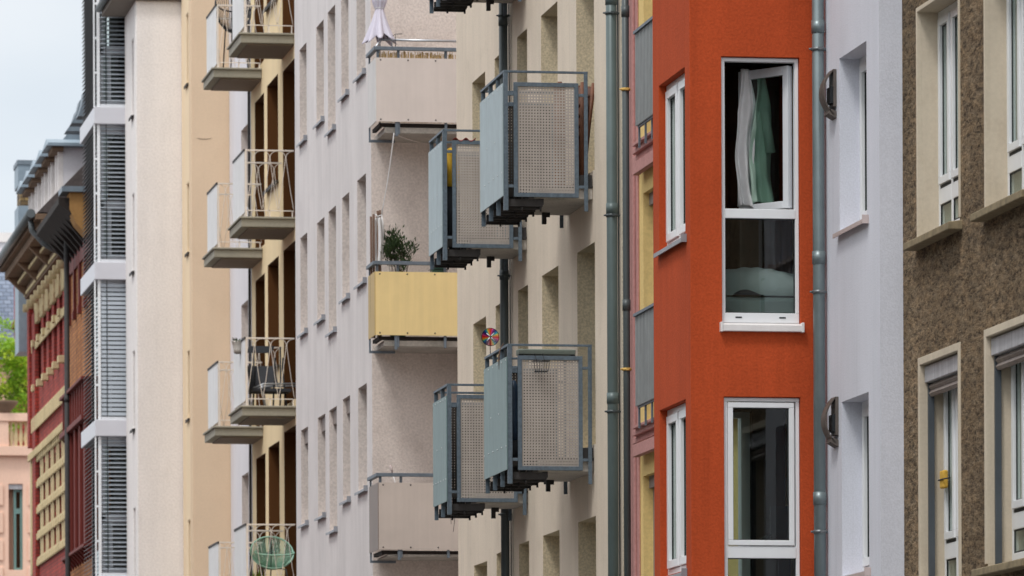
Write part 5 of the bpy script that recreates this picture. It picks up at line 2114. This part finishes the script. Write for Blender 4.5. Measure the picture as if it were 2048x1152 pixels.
for yy_, h_, out_ in ((zat(127, 627), .14, .05), (zat(127, 792), .26, .06), (zat(127, 857), .12, .10)):
    st.box(X12 - out_, X12 - .002, Y12, Y12f, yy_ - h_ / 2, yy_ + h_ / 2)
    nn = 22
    for k in range(nn):
        y0_ = Y12 + L12 * k / nn
        st.box(X12 - out_ - .03, X12 - out_ + .001, y0_, y0_ + L12 / nn * .55, yy_ - h_ / 2 - .06, yy_ + h_ / 2 - .03)
st.build('string_course', 'cream_stone', H, bevel=.01)
# console brackets under the cornice, keystones, stone ladder of the lower storey
for k in range(10):
    cs = MB()
    yy = Y12 + .2 + (L12 - .5) * k / 9
    cs.tube([(X12 - .22, yy, zat(127, 541)), (X12 - .002, yy, zat(127, 541))], .085, 10)
    cs.build('console', 'cream_stone', H)
for k in range(n):
    ks = MB()
    yy = Y12 + L12 * (k + .5) / (n + .9)
    ks.box(X12 - .06, X12 - .002, yy - .42, yy + .42, zt_up + .02, zt_up + .16)
    for sg in (-1, 0, 1):
        ks.prism([(X12 - .08, yy + sg * .28 - .05, zt_up - .14), (X12 - .08, yy + sg * .28 + .05, zt_up - .14), (X12 - .08, yy + sg * .34 + .1, zt_up + .30), (X12 - .08, yy + sg * .34 - .1, zt_up + .30)], (.078, 0, 0))
    for zz in (zb_up + .45, zb_up + 1.35):
        ks.build('keystone', 'cream_stone', H, bevel=.01)
        ks = MB()
        ks.box(X12 - .13, X12 - .002, yy + .42, yy + .66, zz, zz + .14)
    ks.build('keystone', 'cream_stone', H, bevel=.01)
ld = MB()
z_a, z_b = zat(127, 870), zat(127, 1090)
for k in range(n + 1):
    yy = Y12 + L12 * k / (n + .9)
    for dy in (-.52, .34):
        if Y12 < yy + L12 * .5 / (n + .9) + dy < Y12f - .2:
            y0_ = yy + L12 * .5 / (n + .9) + dy
            ld.box(X12 - .03, X12 - .002, y0_, y0_ + .18, z_b, z_a)
for q in range(5):
    zz = z_b + (z_a - z_b) * q / 4
    ld.box(X12 - .045, X12 - .031, Y12, Y12f - .4, zz - .09, zz + .09)
    nn = 16
    for k in range(nn):
        y0_ = Y12 + (L12 - .5) * k / nn
        ld.box(X12 - .065, X12 - .046, y0_, y0_ + L12 / nn * .6, zz - .08, zz + .05)
ld.box(X12 - .07, X12 - .002, Y12f - .35, Y12f - .02, z_b - .2, z_a + .2)
ld.build('stone_dressing', 'cream_stone', H, bevel=.01)
pl = MB()
pl.box(X12 - .08, X12 - .002, Y12f - 1.5, Y12f - .75, 0, zat(127, 560))
pl.box(X12 - .12, X12 - .002, Y12f - .55, Y12f - .05, z_a + .3, zat(127, 545))
pl.build('pilaster', 'red_brick', H)
# cornice: stacked mouldings and the boxed eave with gutter
co = MB()
Yc0, Yc1 = Y12 - .25, Y12f + .25
for x_, za_, zb_ in ((.14, -.05, .18), (.30, .18, .34), (.55, .34, .50), (.66, .50, .62)):
    co.box(X12 - x_, X12 + .5, Yc0, Yc1, zc + za_, zc + zb_ - .002)
nn = 4
for k in range(nn):
    yy = Yc0 + .3 + (Yc1 - Yc0 - .8) * k / (nn - 1)
    co.prism([(X12 - .54, yy, zc + .339), (X12 - .14, yy, zc + .339), (X12 - .14, yy, zc - .02), (X12 - .24, yy, zc + .05)], (0, .2, 0))
co.build('cornice', 'brown_stone', H, bevel=.012)
co = MB()
for x_, zz_ in ((.31, .20), (.145, .0)):
    co.box(X12 - x_ - .02, X12 - x_ - .001, Yc0 + .02, Yc1 - .02, zc + zz_, zc + zz_ + .06)
co.build('cornice_moulding', 'cream_stone', H)
gt = MB()
gt.tube([(X12 - .74, Yc0, zc + .62), (X12 - .74, Yc1, zc + .62)], .085, 12)
gt.tube([(X12 - .70, Yc0 + .5, zc + .55), (X12 - .68, Yc0 + .5, zc + .35), (X12 - .45, Yc0 + .48, zc + .1), (X12 - .2, Yc0 + .4, zc - .05)], .06, 10)
gt.build('gutter', 'gutter_zinc', H)
rf = MB()
zr0 = zc + .64
rf.prism([(X12 - .62, Yc0, zr0), (X12 + .35, Yc0, zr0 + 1.0), (X12 + 2.2, Yc0, zr0 + 4.2), (16, Yc0, zr0 + 4.2), (20, Yc0, zr0)], (0, Yc1 - Yc0, 0))
roof12 = rf.build('roof', 'dark_tiles', H)
# row of dormers along this roof
dl = [(88, 412, 352, 62), (98, 372, 325, 72), (108, 345, 303, 84), (119, 322, 288, 94), (131, 300, 272, 104)]
for k in range(5):
    yy = Y12f - .9 - (L12 - 1.6) * k / 4.4
    zb_, zt_ = zr0 - .02, zr0 + 1.4
    xb_ = X12 - .02
    d = MB()
    d.box(xb_, xb_ + 2.0, yy - .36, yy + .36, zb_, zt_)
    dm = d.build('dormer', 'pale_wall', roof12)
for k in range(5):
    pass
for k in range(5):
    yy = Y12f - .9 - (L12 - 1.6) * k / 4.4
    zb_, zt_ = zr0 - .02, zr0 + 1.4
    xb_ = X12 - .02
    d = MB()
    d.prism([(xb_ - .34, yy - .60, zt_ + .002), (xb_ - .34, yy + .60, zt_ + .002), (xb_ - .30, yy + .60, zt_ + .06), (xb_ - .30, yy, zt_ + .2), (xb_ - .30, yy - .60, zt_ + .06)], (2.4, 0, 0))
    d.build('dormer_roof', 'grey_blue_metal', roof12)
    d = MB()
    d.box(xb_ - .22, xb_ - .002, yy - .50, yy + .50, zt_ - .08, zt_)
    d.build('dormer_soffit', 'brown_stone', roof12)
    d = MB()
    for q_ in (-.36, .24):
        d.box(xb_ - .10, xb_ - .003, yy + q_, yy + q_ + .12, zb_, zt_ - .081)
    d.box(xb_ - .10, xb_ - .003, yy - .239, yy + .239, zb_, zb_ + .2)
    d.build('dormer_posts', 'offwhite_roughcast', roof12)
# chimney of brick sheathed in grey-blue sheet
q = atY(55, 390, Y12f + 1.0)
ch = MB()
xw0, xw1 = atY(36, 390, q.y).x, atY(76, 390, q.y).x
zz = [atY(55, yy, q.y).z for yy in (462, 412, 372, 330, 321)]
ch.box(xw0 + .05, xw1 - .03, q.y, q.y + .9, zz[1], zz[2], 0)
ch.box(xw0, xw1 - .02, q.y - .05, q.y + .95, zz[0] - 2.5, zz[1], 1)
ch.box(xw0, xw1 + .02, q.y - .05, q.y + .95, zz[2], zz[3], 1)
ch.box(xw0 - .02, xw1 + .04, q.y - .07, q.y + .97, zz[3], zz[4], 2)
ch.build('chimney', ['mixed_brick', 'grey_blue_metal', 'roof_slate_plain'], roof12)

# slate gablets higher up behind the glazed bay
H = thing('slate_turrets', 'row of steep slate gablets stepping up beside the glazed bay house', 'roof', (10.3, Y11 + 2, zE + 2))
for k, (pxl, pxr, yt, yb) in enumerate(((121, 146, 250, 284), (132, 156, 222, 262), (143, 164, 200, 246), (156, 172, 182, 232))):
    yy = Y11f + 1.5 - 1.5 * k
    a_, b_ = atY(pxl, yb, yy), atY(pxr, yb, yy)
    tt = atY(pxr - 4, yt, yy)
    d = MB()
    d.prism([(a_.x, yy, a_.z), (b_.x + .5, yy, b_.z), (b_.x + .5, yy, tt.z), (tt.x, yy, tt.z), (a_.x + (tt.x - a_.x) * .62, yy, a_.z + (tt.z - a_.z) * .45)], (0, .5, 0))
    d.build('gablet', 'roof_slate_plain', H)
d = MB()
a_, b_ = atY(128, 262, Y11f + 1.9), atY(150, 560, Y11f + 1.9)
d.box(a_.x + .1, a_.x + 5, Y11f + 1.95, Y11f + 2.6, zE + .5, a_.z)
d.build('roof_wall', 'dark_wood', H)

# ================================================================== 13. pink sandstone house with balustrade (end of the street)
Yp = 138.0
H = thing('stone_house', 'pale pink stone house with a roof balustrade and a narrow teal window', 'house', (10.5, Yp, 0))
xl = atY(-70, 1000, Yp).x
ztop_ = atY(30, 912, Yp).z
wz0, wz1 = atY(30, 1140, Yp).z, atY(30, 968, Yp).z
wx0, wx1 = atY(17.5, 1050, Yp).x, atY(46, 1050, Yp).x
m = MB()
wall(m, 'Y', Yp, xl, 15, 0, ztop_, [[wx0, wx1, wz0, wz1]], .4, 0, 0, 1)
m.box(xl, 15, Yp + .4, Yp + 10, 0, ztop_ - .01, 0)
m.build('wall', ['pink_stone', 'room_dark'], H, bevel=.01)
qn = MB()
for yy in (970, 1025, 1080, 1135):
    z_ = atY(55, yy, Yp).z
    for pa, pb in ((56, 66), (-6, 6)):
        qn.box(atY(pa, yy, Yp).x, atY(pb, yy, Yp).x, Yp - .05, Yp - .002, z_ - .5, z_)
qn.build('quoin', 'pink_stone', H, bevel=.01)
fr = MB()
fr.ring('Y', Yp, wx0 + .13, wx1, wz0, wz1 - .12, .06, .15, .22)
fr.ab('Y', Yp, wx0 + .19, wx1 - .06, .15, .22, wz0 + (wz1 - wz0) * .66, wz0 + (wz1 - wz0) * .72)
w_ = fr.build('window', 'teal_frame', H)
pn = MB()
pn.ab('Y', Yp, wx0 + .19, wx1 - .06, .18, .188, wz0 + .06, wz1 - .18)
pn.build('pane', 'window_glass_dark', w_)
sh = MB()
sh.ab('Y', Yp, wx0 + .002, wx1 - .002, .05, .14, wz1 - .12, wz1 - .002)
sh.build('roller_shutter', 'shutter_box', w_)
bl = MB()
zb0, zb1, zb2, zb3 = [atY(30, yy, Yp).z for yy in (912, 893, 843, 827)]
bl.box(xl, 15, Yp - .16, Yp + .3, zb0 + .001, zb1)
bl.box(xl, 15, Yp - .12, Yp + .26, zb2, zb3)
for pa, pb in ((-60, 17), (54, 70)):
    bl.box(atY(pa, 860, Yp).x, atY(pb, 860, Yp).x, Yp - .08, Yp + .22, zb1 + .001, zb2 - .001)
b_ = bl.build('balustrade', 'pink_stone', H, bevel=.01)
for px_b in (22, 32, 42, 52):
    c_ = atY(px_b, 868, Yp + .06)
    d = MB()
    hh = zb2 - zb1
    d.lathe([(0, 0), (.05, 0), (.05, .05 * hh), (.03, .1 * hh), (.062, .3 * hh), (.05, .5 * hh), (.03, .7 * hh), (.03, .85 * hh), (.052, .9 * hh), (.052, hh)], (c_.x, Yp + .06, zb1), 12)
    d.build('baluster', 'cream_stone', b_)
ur = MB()
c_ = atY(8, 815, Yp + .05)
ur.lathe([(0, 0), (.14, 0), (.16, .05), (.30, .2), (.34, .26), (.34, .30), (0, .30)], (c_.x, Yp + .05, zb3), 16)
ur.build('urn', 'brown_stone', b_)

# slate roof house and brick stack behind the tree
Yq = 168.0
H = thing('slate_roof_house', 'distant house with a steep blue-grey slate roof behind the green tree', 'house', (10.6, Yq, 0))
zq0, zq1 = atY(20, 720, Yq).z, atY(20, 505, Yq).z
xq0, xq1 = atY(-80, 600, Yq).x, atY(45, 600, Yq).x
m = MB()
m.prism([(xq0, Yq, zq0), (xq0, Yq + 3.2, zq1), (xq0, Yq + 8, zq1), (xq0, Yq + 11, zq0)], (xq1 - xq0, 0, 0))
m.build('roof', 'roof_slate', H)
m = MB()
m.box(xq0 + .1, xq1 + 3, Yq + .3, Yq + 11, 0, zq0 - .01)
m.build('wall', 'pink_stone', H)
m = MB()
ra, rb_ = atY(35, 700, Yq - 1), atY(64, 545, Yq - 1)
m.box(ra.x, rb_.x + 1, Yq - 1, Yq + .25, 0, rb_.z)
m.box(ra.x - .08, rb_.x + 1.1, Yq - 1.08, Yq + .2, atY(50, 652, Yq - 1).z, atY(50, 640, Yq - 1).z)
m.build('brick_bay', 'red_brick', H)
m = MB()
m.box(atY(36, 690, Yq - 1.1).x, rb_.x + 1.1, Yq - 1.15, Yq - 1.002, atY(50, 694, Yq - 1).z, atY(50, 682, Yq - 1).z)
m.build('ledge', 'band_white', H)
# low far flat roof against the sky
Yh = 210.0
m = MB()
ha, hb = atY(-60, 492, Yh), atY(32, 466, Yh)
m.box(ha.x, hb.x, Yh, Yh + 20, 0, hb.z - .35)
H2 = thing('far_block', 'distant pale flat-roofed block under the sky beyond the slate roof', 'building', (ha.x, Yh, 0))
m.build('wall', 'pale_wall', H2)
m = MB()
m.box(ha.x - .1, hb.x + .1, Yh - .1, Yh + 20, hb.z - .349, hb.z)
m.build('parapet', 'offwhite_roughcast', H2)

# ---- tree
Yt = 150.0
tc_ = atY(14, 735, Yt)
T_ = thing('tree', 'bright green tree rising behind the balustrade of the pink stone house', 'tree', (tc_.x - .6, Yt, 0))
tr = MB()
base = Vector((tc_.x - .6, Yt, 0))
top = Vector((tc_.x - .4, Yt, tc_.z))
tr.tube([base, base.lerp(top, .4) + Vector((.1, 0, 0)), base.lerp(top, .75), top], [.24, .19, .13, .05], 10)
rnd = random.Random(21)
tips = []
for k in range(26):
    a_ = rnd.uniform(0, 2 * PI)
    f_ = rnd.uniform(.55, .95)
    s0 = base.lerp(top, f_)
    tip = s0 + Vector((math.cos(a_) * rnd.uniform(.6, 1.35), math.sin(a_) * rnd.uniform(.6, 1.5), rnd.uniform(.2, 1.1)))
    tr.tube([s0, s0.lerp(tip, .5) + Vector((0, 0, .1)), tip], [.05, .03, .012], 6)
    tips.append(tip)
tr.build('trunk', 'bark', T_)
lf = MB()
extra = [atY(px_, py_, Yt + rnd.uniform(-.8, .5)) for px_, py_ in ((6, 668), (3, 690), (22, 700), (34, 712), (44, 722), (50, 740), (46, 760), (30, 745), (12, 730), (20, 770), (8, 790), (38, 785), (28, 725), (14, 705), (50, 795), (30, 810), (0, 760), (-20, 720), (-30, 690), (-20, 770), (44, 700), (2, 712))]
for c_ in tips + extra:
    for q in range(4):
        cc = c_ + Vector((rnd.gauss(0, .14), rnd.gauss(0, .3), rnd.gauss(0, .13)))
        mi = 1 if rnd.random() < .4 else 0
        for k in range(64):
            p_ = cc + Vector((rnd.gauss(0, .10), rnd.gauss(0, .13), rnd.gauss(0, .08)))
            d_ = Vector((rnd.gauss(0, 1), rnd.gauss(0, 1), rnd.gauss(-.3, .5))).normalized()
            sd = d_.cross(Vector((rnd.gauss(0, .4), rnd.gauss(0, .4), 1))).normalized()
            L_ = rnd.uniform(.07, .13)
            lf.add([p_, p_ + d_ * L_ * .5 + sd * L_ * .32, p_ + d_ * L_, p_ + d_ * L_ * .5 - sd * L_ * .32], [(0, 1, 2, 3)], mi)
lf.build('crown', ['leaf_lime', 'leaf_pale'], T_)

# ================================================================== the facing side of the street
Y0_ = -22.0
for k, (ln, ht, mt, lab) in enumerate((
        (19, 14.0, 'concrete', 'grey stone house facing the brown roughcast house from across the street'),
        (21, 16.0, 'offwhite_roughcast', 'off-white rendered house across the street, opposite the orange bay'),
        (24, 15.0, 'slab_edge', 'dull grey-green plastered house across the street, opposite the cream block'),
        (26, 17.0, 'concrete', 'grey concrete-coloured house across the street, opposite the lilac block'),
        (30, 15.5, 'red_brick', 'red brick house across the street, opposite the glazed bay house'))):
    H = thing('apartment_house', lab, 'house', (-7.2, Y0_ + ln / 2, 0))
    ops_ = []
    nb = int(ln / 2.6)
    for i in range(nb):
        for fl_ in range(int((ht - 1.2) / 3.0)):
            a_ = Y0_ + ln * (i + .5) / nb
            ops_.append([a_ - .55, a_ + .55, 1.1 + fl_ * 3.0, 2.8 + fl_ * 3.0])
    w = MB()
    # built facing -x and then mirrored so that it faces the street
    wall(w, 'X', 0, Y0_, Y0_ + ln - .05, 0, ht, ops_, .3, 0, 0, 1)
    w.v = [(-7.2 - x, y, z) for x, y, z in w.v]
    w.box(-17, -7.5, Y0_, Y0_ + .3, 0, ht, 0)
    w.box(-17, -7.5, Y0_ + ln - .35, Y0_ + ln - .05, 0, ht, 0)
    w.box(-17, -16.7, Y0_ + .3, Y0_ + ln - .35, 0, ht, 0)
    w.build('wall', [mt, 'room_dark'], H)
    r = MB()
    r.prism([(-6.8, Y0_, ht + .001), (-12, Y0_, ht + 3.0), (-17.2, Y0_, ht + .001)], (0, ln - .05, 0))
    r.build('roof', 'roof_slate_plain', H)
    for op in ops_:
        f = MB()
        f.ring('X', -7.4, op[0], op[1], op[2], op[3], .07, 0, .06)
        f.box(-7.4, -7.34, (op[0] + op[1]) / 2 - .04, (op[0] + op[1]) / 2 + .04, op[2] + .07, op[3] - .07)
        fr = f.build('window', 'white_pvc', H)
        pn = MB()
        pn.box(-7.38, -7.372, op[0] + .07, op[1] - .07, op[2] + .07, op[3] - .07)
        pn.build('pane', 'window_glass_dark', fr)
    Y0_ += ln

# ================================================================== ground, street
m = MB()
m.add([(-1500, -1500, -.02), (1500, -1500, -.02), (1500, 1500, -.02), (-1500, 1500, -.02)], [(0, 1, 2, 3)])
tag(m.build('ground', 'paving'), kind='structure')
m = MB()
m.box(-6.5, 6.6, -60, 190, -.015, -.004)
tag(m.build('road', 'asphalt'), kind='structure')
m = MB()
m.box(6.78, 9.3, -60, 137, -.015, .12)
tag(m.build('pavement', 'paving'), kind='structure')
m = MB()
m.box(6.6, 6.775, -60, 137, -.015, .125)
tag(m.build('kerb', 'kerbstone', bevel=.015), kind='structure')

# ================================================================== camera, sky, sun
cam = bpy.data.cameras.new('camera')
co_ = bpy.data.objects.new('camera', cam)
C.objects.link(co_)
cr, sr = math.cos(RHO), math.sin(RHO)
right = RT * cr - UP * sr
upv = UP * cr + RT * sr
back = -FW
mw = Matrix((
    (right.x, upv.x, back.x, EYE.x),
    (right.y, upv.y, back.y, EYE.y),
    (right.z, upv.z, back.z, EYE.z),
    (0, 0, 0, 1)))
co_.matrix_world = mw
cam.sensor_width = 36
cam.sensor_fit = 'HORIZONTAL'
cam.lens = F / 2048 * 36
cam.shift_y = (PY - 576) / 2048
cam.clip_start = .5
cam.clip_end = 4000
cam.dof.use_dof = True
cam.dof.focus_distance = 54
cam.dof.aperture_fstop = 6.3
bpy.context.scene.camera = co_

SUN_EL, SUN_AZ = R(60), R(222)     # azimuth measured clockwise from +Y
wd = bpy.data.worlds.new('World')
bpy.context.scene.world = wd
wd.use_nodes = True
nt = wd.node_tree
nt.nodes.clear()
out = nt.nodes.new('ShaderNodeOutputWorld')
bg = nt.nodes.new('ShaderNodeBackground')
bg.inputs['Strength'].default_value = .1
sky = nt.nodes.new('ShaderNodeTexSky')
sky.sky_type = 'NISHITA'
sky.sun_disc = False
sky.sun_elevation = SUN_EL
sky.sun_rotation = SUN_AZ
tc = nt.nodes.new('ShaderNodeTexCoord')
sep = nt.nodes.new('ShaderNodeSeparateXYZ')
nt.links.new(tc.outputs['Generated'], sep.inputs[0])
# overcast layer: brighter towards the zenith, soft broken cloud
rp = nt.nodes.new('ShaderNodeValToRGB')
els = rp.color_ramp.elements
els[0].position = 0.0
els[0].color = (.60, .66, .71, 1)
els[1].position = 1.0
els[1].color = (1.0, .995, .975, 1)
e2 = els.new(.08)
e2.color = (.68, .725, .765, 1)
e3 = els.new(.17)
e3.color = (.74, .755, .77, 1)
nt.links.new(sep.outputs[2], rp.inputs['Fac'])
mp = nt.nodes.new('ShaderNodeMapping')
mp.inputs['Scale'].default_value = (1, 1, 2.5)
nt.links.new(tc.outputs['Generated'], mp.inputs['Vector'])
nz = nt.nodes.new('ShaderNodeTexNoise')
nz.inputs['Scale'].default_value = 7
nz.inputs['Detail'].default_value = 5
nt.links.new(mp.outputs[0], nz.inputs['Vector'])
r2 = nt.nodes.new('ShaderNodeValToRGB')
r2.color_ramp.elements[0].position = .3
r2.color_ramp.elements[1].position = .7
r2.color_ramp.elements[0].color = (.86, .90, .94, 1)
r2.color_ramp.elements[1].color = (1.07, 1.06, 1.05, 1)
nt.links.new(nz.outputs['Fac'], r2.inputs['Fac'])
mx = nt.nodes.new('ShaderNodeMix')
mx.data_type = 'RGBA'
mx.blend_type = 'MULTIPLY'
mx.inputs[0].default_value = 1
nt.links.new(rp.outputs['Color'], mx.inputs[6])
nt.links.new(r2.outputs['Color'], mx.inputs[7])
# the cloud is brighter towards the hidden sun
dt = nt.nodes.new('ShaderNodeVectorMath')
dt.operation = 'DOT_PRODUCT'
dt.inputs[1].default_value = (math.sin(SUN_AZ), math.cos(SUN_AZ), .2)
nt.links.new(tc.outputs['Generated'], dt.inputs[0])
gl_ = nt.nodes.new('ShaderNodeMath')
gl_.operation = 'MULTIPLY_ADD'
gl_.inputs[1].default_value = 3.5
gl_.inputs[2].default_value = 14.6
nt.links.new(dt.outputs['Value'], gl_.inputs[0])
sc_ = nt.nodes.new('ShaderNodeVectorMath')
sc_.operation = 'SCALE'
nt.links.new(gl_.outputs[0], sc_.inputs['Scale'])
nt.links.new(mx.outputs[2], sc_.inputs[0])
m2 = nt.nodes.new('ShaderNodeMix')
m2.data_type = 'RGBA'
m2.inputs[0].default_value = .88
nt.links.new(sky.outputs[0], m2.inputs[6])
nt.links.new(sc_.outputs[0], m2.inputs[7])
nt.links.new(m2.outputs[2], bg.inputs['Color'])
nt.links.new(bg.outputs[0], out.inputs[0])

sl = bpy.data.lights.new('sun', 'SUN')
sl.energy = 1.5
sl.angle = R(12)
sl.color = (1, .975, .94)
so = bpy.data.objects.new('sun', sl)
C.objects.link(so)
d_ = Vector((math.sin(SUN_AZ) * math.cos(SUN_EL), math.cos(SUN_AZ) * math.cos(SUN_EL), math.sin(SUN_EL)))
so.rotation_euler = d_.to_track_quat('Z', 'Y').to_euler()
so.location = d_ * 60

sc = bpy.context.scene
sc.view_settings.view_transform = 'Standard'
sc.view_settings.look = 'None'
sc.view_settings.exposure = .12
sc.view_settings.gamma = 1
sc.render.engine = 'CYCLES'
sc.cycles.max_bounces = 8
sc.cycles.transparent_max_bounces = 24
sc.cycles.use_denoising = True
